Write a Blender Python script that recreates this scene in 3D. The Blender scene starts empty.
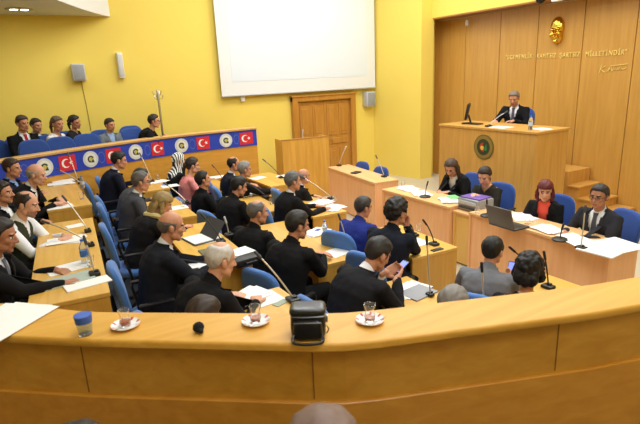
import bpy, bmesh, math, random
from math import sin, cos, pi, radians, atan2, sqrt
from mathutils import Vector as V, Matrix as M, noise
from mathutils.bvhtree import BVHTree
random.seed(7)
scn = bpy.context.scene
col = scn.collection

# ------------------------------------------------------------------ camera
F, PITCH, ROLL, YAW, H = 500.0, radians(15.3), atan2(80, 1828), radians(30), 2.5
fwd = V((sin(YAW)*cos(PITCH), cos(YAW)*cos(PITCH), -sin(PITCH)))
rgt = V((cos(YAW), -sin(YAW), 0)); upv = rgt.cross(fwd)
ix = cos(ROLL)*rgt - sin(ROLL)*upv
iy = -sin(ROLL)*rgt - cos(ROLL)*upv
CAM = V((0, 0, H))
def ray(x, y): return fwd + ix*((x-320)/F) + iy*((y-212)/F)
def at(x, y, z): d = ray(x, y); return CAM + d*((z-H)/d.z)
def atX(x, y, X): d = ray(x, y); return CAM + d*(X/d.x)
def atY(x, y, Y): d = ray(x, y); return CAM + d*(Y/d.y)
def depth(p): return (V(p)-CAM).dot(fwd)
def atd(x, y, dep): return CAM + ray(x, y)*dep
cd = bpy.data.cameras.new('camera'); cam = bpy.data.objects.new('camera', cd); col.objects.link(cam)
cd.sensor_width = 36; cd.lens = F/640*36; cd.clip_start = .05
m3 = M((ix, -iy, -fwd)).transposed()
cam.matrix_world = M.Translation(CAM) @ m3.to_4x4()
cd.dof.use_dof = True; cd.dof.focus_distance = 5.2; cd.dof.aperture_fstop = 4.0
scn.camera = cam

# ------------------------------------------------------------------ materials
def lin(c):
    return tuple((x/255/12.92 if x/255 <= .04045 else ((x/255+.055)/1.055)**2.4) for x in c) + (1,)
MATS = {}
def mat(name, c, rough=.6, metal=0, var=.06, scale=8, spec=.5, bump=0, coat=0, sheen=0):
    if name in MATS: return MATS[name]
    m = bpy.data.materials.new(name); m.use_nodes = True; MATS[name] = m
    nt = m.node_tree; b = nt.nodes['Principled BSDF']
    tc = nt.nodes.new('ShaderNodeTexCoord'); nz = nt.nodes.new('ShaderNodeTexNoise')
    nz.inputs['Scale'].default_value = scale; nz.inputs['Detail'].default_value = 4
    nt.links.new(tc.outputs['Object'], nz.inputs['Vector'])
    mx = nt.nodes.new('ShaderNodeMix'); mx.data_type = 'RGBA'
    l = lin(c)
    mx.inputs[6].default_value = tuple(x*(1-var) for x in l[:3])+(1,)
    mx.inputs[7].default_value = tuple(min(1, x*(1+var)) for x in l[:3])+(1,)
    nt.links.new(nz.outputs['Fac'], mx.inputs[0]); nt.links.new(mx.outputs[2], b.inputs['Base Color'])
    b.inputs['Roughness'].default_value = rough; b.inputs['Metallic'].default_value = metal
    b.inputs['Specular IOR Level'].default_value = spec
    b.inputs['Coat Weight'].default_value = coat
    if sheen: b.inputs['Sheen Weight'].default_value = sheen
    if bump:
        bp = nt.nodes.new('ShaderNodeBump'); bp.inputs['Strength'].default_value = bump
        n2 = nt.nodes.new('ShaderNodeTexNoise'); n2.inputs['Scale'].default_value = scale*12
        nt.links.new(tc.outputs['Object'], n2.inputs['Vector'])
        nt.links.new(n2.outputs['Fac'], bp.inputs['Height']); nt.links.new(bp.outputs['Normal'], b.inputs['Normal'])
    return m
def wood(name, c1, c2, grain='z', rough=.38, coat=.15):
    if name in MATS: return MATS[name]
    m = bpy.data.materials.new(name); m.use_nodes = True; MATS[name] = m
    nt = m.node_tree; b = nt.nodes['Principled BSDF']
    tc = nt.nodes.new('ShaderNodeTexCoord'); mp = nt.nodes.new('ShaderNodeMapping')
    sc = {'x': (.6, 9, 9), 'y': (9, .6, 9), 'z': (9, 9, .6)}[grain]
    mp.inputs['Scale'].default_value = sc
    nt.links.new(tc.outputs['Object'], mp.inputs['Vector'])
    nz = nt.nodes.new('ShaderNodeTexNoise'); nz.inputs['Scale'].default_value = 2.2; nz.inputs['Detail'].default_value = 6
    nz.inputs['Distortion'].default_value = .6
    nt.links.new(mp.outputs['Vector'], nz.inputs['Vector'])
    cr = nt.nodes.new('ShaderNodeValToRGB'); cr.color_ramp.elements[0].position = .3; cr.color_ramp.elements[1].position = .7
    cr.color_ramp.elements[0].color = lin(c1); cr.color_ramp.elements[1].color = lin(c2)
    nt.links.new(nz.outputs['Fac'], cr.inputs['Fac']); nt.links.new(cr.outputs['Color'], b.inputs['Base Color'])
    b.inputs['Roughness'].default_value = rough; b.inputs['Coat Weight'].default_value = coat
    b.inputs['Coat Roughness'].default_value = .25
    return m
def glassmat(name, c=(255, 255, 255), rough=.02):
    if name in MATS: return MATS[name]
    m = bpy.data.materials.new(name); m.use_nodes = True; MATS[name] = m
    b = m.node_tree.nodes['Principled BSDF']
    b.inputs['Base Color'].default_value = lin(c); b.inputs['Transmission Weight'].default_value = .95
    b.inputs['Roughness'].default_value = rough; b.inputs['IOR'].default_value = 1.3
    return m
def emit(name, c, s):
    if name in MATS: return MATS[name]
    m = bpy.data.materials.new(name); m.use_nodes = True; MATS[name] = m
    b = m.node_tree.nodes['Principled BSDF']; b.inputs['Base Color'].default_value = lin(c)
    b.inputs['Emission Color'].default_value = lin(c); b.inputs['Emission Strength'].default_value = s
    return m
W_DESK = wood('honey_maple_veneer', (208, 158, 68), (226, 180, 90), 'y')
W_DESKV = wood('honey_maple_veneer_upright', (200, 146, 56), (218, 166, 74), 'z')
W_BEECH = wood('pale_beech_veneer', (232, 172, 118), (242, 188, 136), 'z')
W_BEECHT = wood('pale_beech_veneer_top', (226, 174, 116), (238, 190, 134), 'y')
W_MAPLE = wood('yellow_maple_veneer', (222, 178, 92), (232, 190, 106), 'z')
W_WALL = wood('wall_oak_veneer', (186, 136, 60), (200, 150, 72), 'z')
W_ROST = wood('rostrum_veneer', (196, 144, 68), (212, 162, 84), 'z')
W_LEDGE = wood('ledge_lacquered_veneer', (206, 152, 60), (220, 168, 76), 'x', .5, 0)
W_PARA = wood('parapet_veneer', (190, 134, 44), (206, 152, 58), 'x')
W_DOOR = wood('door_oak', (176, 120, 46), (196, 140, 60), 'z')
YEL = mat('yellow_paint', (238, 212, 102), .75, var=.02, scale=2, spec=.25)
WHITE = mat('white_paper', (240, 240, 238), .8, var=.02)
SCREEN = mat('projection_fabric', (222, 230, 240), .85, var=.01, scale=2, spec=.2)
BLACK = mat('black_plastic', (24, 24, 26), .45)
DGREY = mat('dark_grey_plastic', (60, 62, 66), .5)
LGREY = mat('light_grey_plastic', (190, 192, 194), .5)
METAL = mat('satin_metal', (190, 192, 196), .3, 1)
WANDS = mat('pale_metal_stem', (206, 198, 184), .35, .6)
GOLD = mat('polished_gold', (224, 180, 70), .2, 1, var=.1)
GOLDL = mat('gold_lettering', (244, 220, 130), .35, .15, var=.05)
BLUEF = mat('blue_upholstery', (70, 118, 190), .85, var=.1, scale=20, bump=.1, sheen=.3)
BLUEG = mat('dark_blue_upholstery', (32, 70, 146), .85, var=.1, scale=20, bump=.1, sheen=.2)
CARPET = mat('dark_blue_carpet', (62, 72, 86), .95, var=.15, scale=40, bump=.2)
FLOORM = mat('beige_tile', (200, 190, 168), .35, var=.04, scale=3)
CEIL = mat('ceiling_paint', (226, 226, 226), .8, var=.02)
RED = mat('flag_red', (206, 30, 40), .7)
BANB = mat('banner_blue', (32, 60, 172), .7)
SILV = mat('emblem_silver', (205, 208, 210), .5)
EMBG = mat('emblem_green', (70, 110, 60), .6)

# ------------------------------------------------------------------ mesh helpers
class G:
    def __init__(s): s.v = []; s.f = []; s.mi = []
    def add(s, vs, fs, mi=0):
        o = len(s.v); s.v += [V(p) for p in vs]; s.f += [tuple(i+o for i in f) for f in fs]; s.mi += [mi]*len(fs); return s
    def loft(s, rings, mi=0, caps=True, closed=False):
        n = len(rings[0]); vs = [p for r in rings for p in r]; fs = []
        k = len(rings)
        for i in range(k if closed else k-1):
            a, b = i*n, ((i+1) % k)*n
            for j in range(n): fs.append((a+j, a+(j+1) % n, b+(j+1) % n, b+j))
        if caps and not closed:
            fs.append(tuple(range(n-1, -1, -1))); fs.append(tuple((k-1)*n+j for j in range(n)))
        return s.add(vs, fs, mi)
    def tube(s, pts, rad, n=10, mi=0, ends=True):
        pts = [V(p) for p in pts]
        if not hasattr(rad, '__len__'): rad = [rad]*len(pts)
        rings = []; pu = None
        for i, p in enumerate(pts):
            t = (pts[min(i+1, len(pts)-1)]-pts[max(i-1, 0)]).normalized()
            if pu is None: pu = t.orthogonal().normalized()
            pu = (pu - t*pu.dot(t)).normalized(); w = t.cross(pu)
            def ring(c, r): return [c + pu*(r*cos(2*pi*j/n)) + w*(r*sin(2*pi*j/n)) for j in range(n)]
            if i == 0 and ends:
                for a in (80, 50, 25): rings.append(ring(p - t*rad[0]*sin(radians(a)), rad[0]*cos(radians(a))))
            rings.append(ring(p, rad[i]))
            if i == len(pts)-1 and ends:
                for a in (25, 50, 80): rings.append(ring(p + t*rad[i]*sin(radians(a)), rad[i]*cos(radians(a))))
        return s.loft(rings, mi)
    def ell(s, c, r, R=None, n=16, m=10, mi=0):
        c = V(c); R = R or M.Identity(3)
        if not hasattr(r, '__len__'): r = (r, r, r)
        rings = []
        for i in range(m+1):
            a = -pi/2 + pi*(i+.0)/m
            a = max(min(a, pi/2-.03), -pi/2+.03)
            rings.append([c + R @ V((r[0]*cos(a)*cos(2*pi*j/n), r[1]*cos(a)*sin(2*pi*j/n), r[2]*sin(a))) for j in range(n)])
        return s.loft(rings, mi)
    def box(s, c, d, R=None, bev=0, mi=0, seg=2):
        bm = bmesh.new(); bmesh.ops.create_cube(bm, size=1)
        for v in bm.verts: v.co = V((v.co.x*d[0], v.co.y*d[1], v.co.z*d[2]))
        if bev: bmesh.ops.bevel(bm, geom=bm.edges[:], offset=bev, segments=seg, affect='EDGES', profile=.5)
        R = R or M.Identity(3); c = V(c)
        bm.verts.index_update()
        s.add([c + R @ v.co for v in bm.verts], [tuple(v.index for v in f.verts) for f in bm.faces], mi); bm.free(); return s
    def lathe(s, prof, c=(0, 0, 0), n=24, mi=0, R=None):
        c = V(c); R = R or M.Identity(3)
        return s.loft([[c + R @ V((max(r, .0004)*cos(2*pi*j/n), max(r, .0004)*sin(2*pi*j/n), z)) for j in range(n)] for r, z in prof], mi)
    def prism(s, poly, z0, z1, mi=0, T=None):
        T = T or (lambda p: V(p)); n = len(poly)
        vs = [T((p[0], p[1], z0)) for p in poly] + [T((p[0], p[1], z1)) for p in poly]
        fs = [tuple(range(n-1, -1, -1)), tuple(range(n, 2*n))] + [(j, (j+1) % n, n+(j+1) % n, n+j) for j in range(n)]
        return s.add(vs, fs, mi)
    def mesh(s, name, mats, smooth=True, scale=1, fixn=True):
        me = bpy.data.meshes.new(name)
        me.from_pydata([tuple(v*scale) for v in s.v], [], s.f)
        for m in (mats if isinstance(mats, (list, tuple)) else [mats]): me.materials.append(m)
        if any(s.mi): me.polygons.foreach_set('material_index', s.mi)
        if fixn:
            bm = bmesh.new(); bm.from_mesh(me); bmesh.ops.recalc_face_normals(bm, faces=bm.faces[:]); bm.to_mesh(me); bm.free()
        if smooth:
            me.shade_smooth(); 
            try: me.set_sharp_from_angle(angle=radians(42))
            except Exception: pass
        return me
    def obj(s, name, mats, parent=None, smooth=True, scale=1):
        return link(name, s.mesh(name, mats, smooth, scale), parent)
def link(name, me, parent=None):
    o = bpy.data.objects.new(name, me); col.objects.link(o)
    if parent: o.parent = parent
    return o
def tag(o, label, cat, group=None, kind=None):
    if label: o['label'] = label
    if cat: o['category'] = cat
    if group: o['group'] = group
    if kind: o['kind'] = kind
    return o
def thing(name, label, cat, loc=(0, 0, 0), rz=0, group=None):
    o = bpy.data.objects.new(name, None); col.objects.link(o); o.empty_display_size = .1
    o.location = loc; o.rotation_euler = (0, 0, rz); return tag(o, label, cat, group)
def struct(name, g, m, parent=None, smooth=False):
    o = g.obj(name, m, parent, smooth)
    if not parent: o['kind'] = 'structure'
    return o
def copy_tree(o, parent=None):
    c = o.copy(); col.objects.link(c)
    if parent: c.parent = parent
    for ch in list(o.children): copy_tree(ch, c)
    return c
def setlab(o, label, group=None):
    o['label'] = label
    if group: o['group'] = group
def catmull(pts, n=6):
    pts = [V(p) for p in pts]; out = []
    for i in range(len(pts)-1):
        p0 = pts[max(i-1, 0)]; p1 = pts[i]; p2 = pts[i+1]; p3 = pts[min(i+2, len(pts)-1)]
        for k in range(n):
            t = k/n
            out.append(.5*((2*p1)+(p2-p0)*t+(2*p0-5*p1+4*p2-p3)*t*t+(3*p1-p0-3*p2+p3)*t**3))
    out.append(pts[-1]); return out
def Rz(a): return M.Rotation(a, 3, 'Z')
def Ry(a): return M.Rotation(a, 3, 'Y')
def Rx(a): return M.Rotation(a, 3, 'X')
def remesh(g, vox, smooth=2, fac=.5):
    me = g.mesh('tmp', [], False)
    o = bpy.data.objects.new('tmp', me); col.objects.link(o)
    r = o.modifiers.new('r', 'REMESH'); r.mode = 'VOXEL'; r.voxel_size = vox; r.adaptivity = 0
    if smooth:
        sm = o.modifiers.new('s', 'SMOOTH'); sm.factor = fac; sm.iterations = smooth
    dg = bpy.context.evaluated_depsgraph_get(); dg.update()
    out = bpy.data.meshes.new_from_object(o.evaluated_get(dg), depsgraph=dg)
    bpy.data.objects.remove(o); bpy.data.meshes.remove(me)
    out.materials.clear(); out.shade_smooth()
    return out

# ------------------------------------------------------------------ people
SKINS = {'m': (198, 140, 110), 'l': (212, 158, 130), 'd': (172, 118, 90)}
def clothmat(c, nm=None):
    k = 'cloth_%d_%d_%d' % c
    return mat(k, c, .9, var=.12, scale=14, bump=.08, spec=.2)
def torso_rings(p, yl0, yl1, dirs, infl, n=20, female=False, zlo=-.07):
    p0, p1, p2, p3 = p; d0, d1, d2 = dirs
    def ring(c, d, yl, a, b, pw=2.3):
        yl = (yl - d*yl.dot(d)).normalized(); xf = yl.cross(d).normalized(); out = []
        for j in range(n):
            t = 2*pi*j/n; ct, st = cos(t), sin(t)
            out.append(c + xf*(b*math.copysign(abs(ct)**(2/pw), ct)) + yl*(a*math.copysign(abs(st)**(2/pw), st)))
        return out
    i = infl; w = .9 if female else 1.0
    R = []
    R.append(ring(p0 + d0*zlo, d0, yl0, .165+i, .115+i))
    R.append(ring(p0 + d0*.02, d0, yl0, .178+i, .13+i))
    R.append(ring(p0.lerp(p1, .65), d0, yl0, .168*w+i, .125*w+i))
    R.append(ring(p1, (d0+d1).normalized(), yl0.lerp(yl1, .3), (.16 if not female else .135)+i, .12*w+i))
    R.append(ring(p1.lerp(p2, .5), d1, yl0.lerp(yl1, .6), .172*w+i, .125*w+i))
    R.append(ring(p2, (d1+d2).normalized(), yl1, .186*w+i, .128*w+i))
    R.append(ring(p2.lerp(p3, .45), d2, yl1, .185*w+i, .11*w+i))
    R.append(ring(p2.lerp(p3, .75), d2, yl1, .15*w+i, .085*w+i))
    R.append(ring(p3, d2, yl1, .075+i*.6, .065+i*.6))
    R.append(ring(p3+d2*.018, d2, yl1, .066+i*.3, .06+i*.3))
    return R
def ik(S, T, a, b, pole):
    d = T-S; L = min(d.length, (a+b)*.995); dn = d.normalized()
    x = (a*a-b*b+L*L)/(2*L); h = sqrt(max(a*a-x*x, 0))
    p = (pole - dn*pole.dot(dn)).normalized()
    return S+dn*x+p*h, S+dn*L
def hand(g, W, d, nrm, side, curl=.35, k=1.0):
    """palm and five fingers at wrist W pointing along d, palm facing nrm; side=+1 left hand"""
    d = d.normalized(); nrm = (nrm-d*nrm.dot(d)).normalized(); lat = d.cross(nrm)*side   # towards the thumb
    g.tube([W-d*.02, W+d*.02], [.027*k, .028*k], 12)
    for o_, r in ((-.026, .0145), (-.009, .016), (.009, .016), (.026, .015)):
        g.tube([W+d*.01+lat*o_*.75*k, W+d*.05*k+lat*o_*k-nrm*.002, W+d*.09*k+lat*o_*k], [.015*k, r*k, .0125*k], 8)
    for o_, ln in ((-.033, .058), (-.0115, .072), (.0115, .078), (.034, .07)):
        ln *= k; b = W+d*.088*k+lat*o_*k; sp = lat*(o_*.35)
        a1, a2, a3 = curl*.7, curl*1.6, curl*2.4
        p1 = b+(d*cos(a1)+nrm*sin(a1)+sp).normalized()*ln*.42
        p2 = p1+(d*cos(a2)+nrm*sin(a2)+sp*.5).normalized()*ln*.32
        p3 = p2+(d*cos(a3)+nrm*sin(a3)).normalized()*ln*.26
        g.tube([b-d*.02, b, p1, p2, p3], [.010*k, .0098*k, .0088*k, .008*k, .007*k], 8)
    b = W+d*.025*k+lat*.028*k; q1 = b+(d*.65+lat*.75+nrm*.2).normalized()*.042*k; q2 = q1+(d*.9+lat*.2+nrm*.25).normalized()*.03*k
    q3 = q2+(d*.95-lat*.1+nrm*.2).normalized()*.022*k
    g.tube([b-d*.012, q1, q2, q3], [.014*k, .0115*k, .0098*k, .008*k], 8)
def ico(n):
    bm = bmesh.new(); bmesh.ops.create_icosphere(bm, subdivisions=n, radius=1)
    bm.verts.index_update()
    r = ([v.co.copy() for v in bm.verts], [tuple(v.index for v in f.verts) for f in bm.faces]); bm.free(); return r
ICO = {4: ico(4), 5: ico(5)}
def lerp_tab(x, tab):
    for (a, b), (c, d) in zip(tab, tab[1:]):
        if x <= c: return b+(d-b)*max(0, (x-a))/(c-a)
    return tab[-1][1]
HL = [(-.14, -.088), (-.09, -.085), (-.05, -.06), (-.034, -.01), (-.028, .022), (.004, .024), (.008, -.02), (.02, -.022), (.026, .03), (.05, .062), (.075, .074), (.13, .078)]
def hair_cap(g, Hc, R, style, thick=.012, n=5, seed=0, recede=0.0):
    vs, fs = ICO[n]; keep = {}; out = []
    curly = style == 'curly'
    for i, v in enumerate(vs):
        p = V((v.x*.101-.006, v.y*.081, v.z*.0975+.031))
        hl = lerp_tab(p.x, HL) + (recede*max(0, min(1, (p.x-.0)/.06)) if recede else 0)
        if style == 'fringe': hl -= .03*max(0, min(1, (p.x-.03)/.03))
        e = p.z-hl
        if style == 'bald':
            top = .052 - .10*max(0, p.x+.03)
            e = min(e, top-p.z)
        if style == 'crown': # thin on the crown
            rr = sqrt((p.x+.02)**2+(p.y)**2); e = min(e, (rr-.045) if p.z > .06 else 1)
            if p.x > .03 and p.z > .06: e = min(e, (abs(p.y)-.045))
        if e < 0: continue
        f = min(1, e/.022); f = f*f*(3-2*f)
        th = -.003 + (thick+.003)*f
        if curly: th += f*(.012*noise.noise(p*45+V((seed, 0, 0)))+.012)
        else: th += f*(.006*noise.noise(V((p.x*22, p.y*60, p.z*22))+V((seed, 0, 0))))
        if style not in ('bald', 'crown') and not curly: th += .006*f*max(0, min(1, p.z/.1))
        nn = V((v.x/.101, v.y/.081, v.z/.0975)).normalized()
        keep[i] = len(out); out.append(Hc + R @ (p+nn*th))
    g.add(out, [tuple(keep[i] for i in f) for f in fs if all(i in keep for i in f)])
PEOPLE = {}
def ribbon(bvh, pts, origin_off, width, thick, lat_of, g, off=.004):
    """a flat strip laid on a surface: pts (world-local points ahead of it), projected along -dir"""
    L, Rr = [], []
    for i, (p, dr, lat, w) in enumerate(pts):
        row = []
        for k in (-1, -.33, .33, 1):
            q = p+lat*(w*k)
            hit = bvh.ray_cast(q+dr*.4, -dr, .9)
            row.append(hit[0]+dr*off if hit[0] else q)
        L.append(row)
    fs = []; vs = []
    for r in L: vs += r
    for r, row in zip(L, pts): vs += [p-row[1]*thick for p in r]
    n = len(L); o = n*4
    for i in range(n-1):
        for k in range(3):
            a = i*4+k; fs.append((a, a+1, a+5, a+4)); fs.append((o+a, o+a+4, o+a+5, o+a+1))
        fs.append((i*4, i*4+4, o+i*4+4, o+i*4)); fs.append((i*4+3, o+i*4+3, o+i*4+7, i*4+7))
    for i in (0, n-1):
        for k in range(3): a = i*4+k; fs.append((a, o+a, o+a+1, a+1))
    g.add(vs, fs)
DESK_LOCAL = .77
SCALE = 1.0
def person(key, px, py, fl, face, label, L=8, U=6, hp=5, hy=0, hr=0, s=.96, tw=0, lh=(.40, .17, .80), rh=(.40, -.17, .80),
           ldir=None, rdir=None, curl=.35, hair='short', hc=(30, 26, 24), jacket=(26, 26, 30), shirt=(225, 228, 232), tie=None, style='suit',
           skin='m', female=False, glasses=False, recede=0., moustache=False, stubble=False, legs=True, loc=None, Y=None, trousers=None, sleeve=.93, lap=True, sw=None):
    if key[0] in 'abcde': s *= 1.025
    L, U, hp, hy, hr, tw = map(radians, (L, U, hp, hy, hr, tw))
    dep = None
    dr = lambda a: V((sin(a), 0, cos(a)))
    d0, d1, d2 = dr(L*.75), dr(L), dr(L+U)
    p0 = V((0, 0, .52)); p1 = p0+d0*.18; p2 = p1+d1*.175; p3 = p2+d2*.165
    yl0 = V((0, 1, 0)); yl1 = Rz(tw) @ yl0
    nd = dr(L+U+.25+hp*.3)
    RH = Rz(tw+hy) @ Ry(hp) @ Rx(hr)
    Hc = p3+nd*.062+RH @ V((.022, 0, .112))
    top = Hc+RH @ V((-.01, 0, .14))
    sh = sw or (.165 if female else .192)
    Rf = Rz(radians(face))
    if Y is not None:
        w = atY(px, py, Y); s = max(.86, min(1.06, (w.z-fl)/top.z)); w = at(px, py, fl+top.z*s); off = Rf @ (top*s); loc = V((w.x-off.x, w.y-off.y, fl))
    if loc is None:
        w = at(px, py, fl+top.z*s); off = Rf @ (top*s); loc = V((w.x-off.x, w.y-off.y, fl))
    dep = depth(loc+V((0, 0, 1)))
    root = thing('person', label, 'person', loc, radians(face))
    PEOPLE[key] = dict(root=root, loc=V(loc), face=face, fl=fl, s=s, label=label, p=(p0, p1, p2, p3))
    tk = .17 if key[0] in 'ks' else 0
    near = dep < 5.3; vb = .0065 if near else .0085; vc = .012 if near else .015
    # arms
    arms = []
    for sd, tgt, hd in ((1, lh, ldir), (-1, rh, rdir)):
        S = p3-d2*.055+yl1*(sd*sh)+V((.0, 0, 0)); T = V(tgt)
        pole = V((-.35, sd*.55, -.8))
        E_, W_ = ik(S, T, .29, .255, pole)
        fd = (W_-E_).normalized()
        if hd is None:
            hdv = V((fd.x, fd.y - sd*.35, 0)); hn = V((0, 0, -1))
        else:
            hdv = V(hd[:3]); hn = V(hd[3:])
        arms.append((sd, S, E_, W_, hdv, hn))
    # body: one continuous skin
    g = G()
    g.loft(torso_rings((p0, p1, p2, p3), yl0, yl1, (d0, d1, d2), -.012, female=female))
    g.tube([p3-d2*.05, p3+nd*.03, Hc+RH @ V((-.018, 0, -.05))], [.062, .054 if not female else .046, .052 if not female else .046], 14)
    def he(c, r, a=0, b=0): g.ell(Hc+RH @ V(c), r, RH @ Ry(a) @ Rz(b), 18, 12)
    he((-.006, 0, .031), (.1, .079, .096))
    he((.028, 0, -.03), (.066, .063, .085))
    he((.048, 0, -.085), (.038, .04, .032))
    he((.066, 0, -.105), (.022, .024, .018))
    for q in (1, -1):
        he((.055, q*.036, -.022), (.03, .028, .03)); he((.02, q*.05, -.065), (.045, .017, .03), .4)
        he((.082, q*.028, .026), (.016, .026, .009)); he((.079, q*.03, .003), (.012, .014, .010))
        he((-.012, q*.084, -.008), (.02, .011, .032), -.15, q*.35)
        g.tube([Hc+RH @ V((-.008, q*.07, -.01)), Hc+RH @ V((-.01, q*.082, -.01))], .012, 8)
    g.tube([Hc+RH @ V(c) for c in ((.09, 0, .012), (.101, 0, -.008), (.113, 0, -.032))], [.009, .0105, .0135], 10)
    for q in (1, -1): he((.099, q*.012, -.036), (.012, .009, .008))
    he((.087, 0, -.064), (.013, .023, .007)); he((.086, 0, -.075), (.013, .02, .0075))
    for sd, S, E_, W_, hdv, hn in arms:
        g.tube([S-yl1*(sd*.03), S, S.lerp(E_, .5), E_, E_.lerp(W_, .35), W_], [.044, .046, .04, .034, .036, .026], 12)
        hand(g, W_, hdv, hn, sd, curl, 1.0 if not female else .92)
    if legs:
        for sd in (1, -1):
            g.tube([V((0, sd*.09, .52)), V((.22, sd*.105, .525)), V((.43, sd*.12, .52)), V((.435-tk*.4, sd*.12, .32)), V((.42-tk, sd*.12, .10)), V((.44-tk, sd*.12, .05))],
                   [.08, .076, .056, .052, .038, .034], 12)
            g.tube([V((.42-tk, sd*.12, .045)), V((.55-tk, sd*.135, .035))], [.036, .03], 10)
    me = remesh(g, vb, 2, .45)
    skin_c = SKINS[skin]
    brow = tuple(int(x*.8) for x in hc) if hair != 'scarf' else (40, 30, 26)
    for m in (mat('skin_'+skin, skin_c, .5, var=.05, scale=20, spec=.4), mat('brow_%d_%d_%d' % brow, brow, .8),
              mat('eye_white', (226, 220, 214), .3), mat('eye_iris', (38, 26, 20), .25), mat('lips_'+skin, tuple(int(x*.86) if i == 0 else int(x*.68) for i, x in enumerate(skin_c)), .5),
              mat('stubble_'+skin, tuple(int(x*.72) for x in skin_c), .7)):
        me.materials.append(m)
    RT = RH.transposed()
    for f in me.polygons:
        c = RT @ (f.center-Hc)
        if abs(c.z) > .13 or c.x < .03 or c.length > .15: continue
        ay = abs(c.y); i = 0
        if c.x > .06:
            if .012 < ay < .052 and abs(c.z-.024-.0*ay) < .0062: i = 1
            elif abs(ay-.031) < (.014 if near else .012) and abs(c.z-.003) < .0052: i = 3 if abs(ay-.031) < .008 or not near else 2
            elif ay < .022 and abs(c.z+.069) < .009 and c.x > .08: i = 4
            elif moustache and ay < .03 and -.058 < c.z < -.044 and c.x > .08: i = 1
        if i == 0 and stubble and c.z < -.045 and ay < .07: i = 5
        f.material_index = i
    if s != 1:
        me.transform(M.Scale(s, 4))
    body = link('body', me, root)
    # hair
    g = G(); sd_ = hash(key) % 97 * 1.0 if False else sum(map(ord, key))*1.37
    hm = mat('hair_%d_%d_%d' % hc, hc, .55, var=.25, scale=60, spec=.4)
    nm_ = 'hair'
    if hair == 'scarf':
        hm = stripes(); nm_ = 'headscarf'
        g2 = G(); g2.ell(Hc+RH @ V((-.012, 0, .03)), (.115, .096, .112), RH); g2.ell(Hc+RH @ V((-.02, 0, -.05)), (.095, .085, .1), RH)
        g2.tube([Hc+RH @ V((-.02, 0, -.08)), p3+V((0, 0, .0)), p3-d2*.06], [.085, .1, .15], 16)
        mh = remesh(g2, .011, 3)
        bm = bmesh.new(); bm.from_mesh(mh)
        dele = [f for f in bm.faces if (lambda c: c.x > .03 and abs(c.y) < .062 and -.1 < c.z < .075)(RT @ (f.calc_center_median()-Hc))]
        bmesh.ops.delete(bm, geom=dele, context='FACES'); bm.to_mesh(mh); bm.free()
        mh.materials.append(hm); mh.transform(M.Scale(s, 4)); link(nm_, mh, root)
    elif hair != 'none':
        base = {'long': 'short', 'bob': 'fringe', 'tied': 'short', 'volume': 'curly'}.get(hair, hair)
        hair_cap(g, Hc, RH, base, thick={'bald': .006, 'crown': .008, 'long': .018, 'bob': .015, 'tied': .012, 'short': .011, 'curly': .016, 'volume': .004}.get(hair, .012), seed=sd_, recede=recede, n=5)
        if hair in ('long', 'bob', 'tied', 'volume'):
            g2 = G(); P_ = lambda x, y, z: Hc+RH @ V((x, y, z))
            ln = {'long': .24, 'bob': .12, 'volume': .04}.get(hair, 0)
            if ln:
                for q in (1, -1):
                    g2.tube([P_(-.02, q*.07, .05), P_(-.012, q*.088, -.02), P_(-.005, q*.092, -.02-ln*.5), P_(-.02, q*.08, -.02-ln)], [.022, .026, .028, .016], 10)
                    g2.tube([P_(-.06, q*.05, .04), P_(-.085, q*.05, -.04), P_(-.085, q*.045, -.04-ln*.5), P_(-.075, q*.04, -.04-ln)], [.03, .038, .038, .022], 10)
                g2.tube([P_(-.075, 0, .05), P_(-.1, 0, -.03), P_(-.1, 0, -.05-ln*.5), P_(-.09, 0, -.05-ln)], [.03, .036, .038, .022], 10)
            else:
                g2.ell(P_(-.115, 0, .01), (.038, .042, .042))
                g2.tube([P_(-.12, 0, .0), P_(-.14, 0, -.06), P_(-.125, 0, -.16)], [.03, .03, .014], 10)
            mh = remesh(g2, .009, 2)
            g.add([v.co + v.normal*.005*noise.noise(v.co*55) for v in mh.vertices], [tuple(f.vertices) for f in mh.polygons]); bpy.data.meshes.remove(mh)
        ob = link(nm_, g.mesh('hair', hm, True, s, fixn=False), root)
    if glasses:
        g = G()
        for q in (1, -1):
            g.tube([Hc+RH @ V((.108, q*.033+.021*cos(t), .002+.016*sin(t))) for t in [2*pi*k/14 for k in range(15)]], .0022, 6)
            g.tube([Hc+RH @ V((.106, q*.054, .004)), Hc+RH @ V((.05, q*.08, .008)), Hc+RH @ V((-.012, q*.084, .006))], .0022, 6)
        g.tube([Hc+RH @ V((.108, .012, .004)), Hc+RH @ V((.108, -.012, .004))], .0022, 6)
        g.obj('glasses', BLACK, root, True, s)
    # shirt
    suit = style in ('suit', 'openjacket')
    sm = clothmat(shirt or jacket)
    if style in ('suit', 'vest', 'shirt') or (style == 'openjacket' and shirt):
        g = G(); g.loft(torso_rings((p0, p1, p2, p3), yl0, yl1, (d0, d1, d2), .006, female=female))
        for sd, S, E_, W_, hdv, hn in arms:
            if style == 'openjacket': pass
            elif suit:
                g.tube([E_.lerp(W_, .7), W_.lerp(E_, .02)], [.034, .031], 12)
            else:
                g.tube([S-yl1*(sd*.05)-d2*.01, S, S.lerp(E_, .5), E_, E_.lerp(W_, .4), W_.lerp(E_, .08)], [.062, .064, .058, .05, .048, .036], 14)
        mesh = remesh(g, vc, 3)
        g = G(); n = 18; ax = (p3+nd*.06-(p3-d2*.03)).normalized()
        if style == 'openjacket': ax = d2
        yy = (yl1-ax*yl1.dot(ax)).normalized(); xx = yy.cross(ax)
        rs = []
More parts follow.
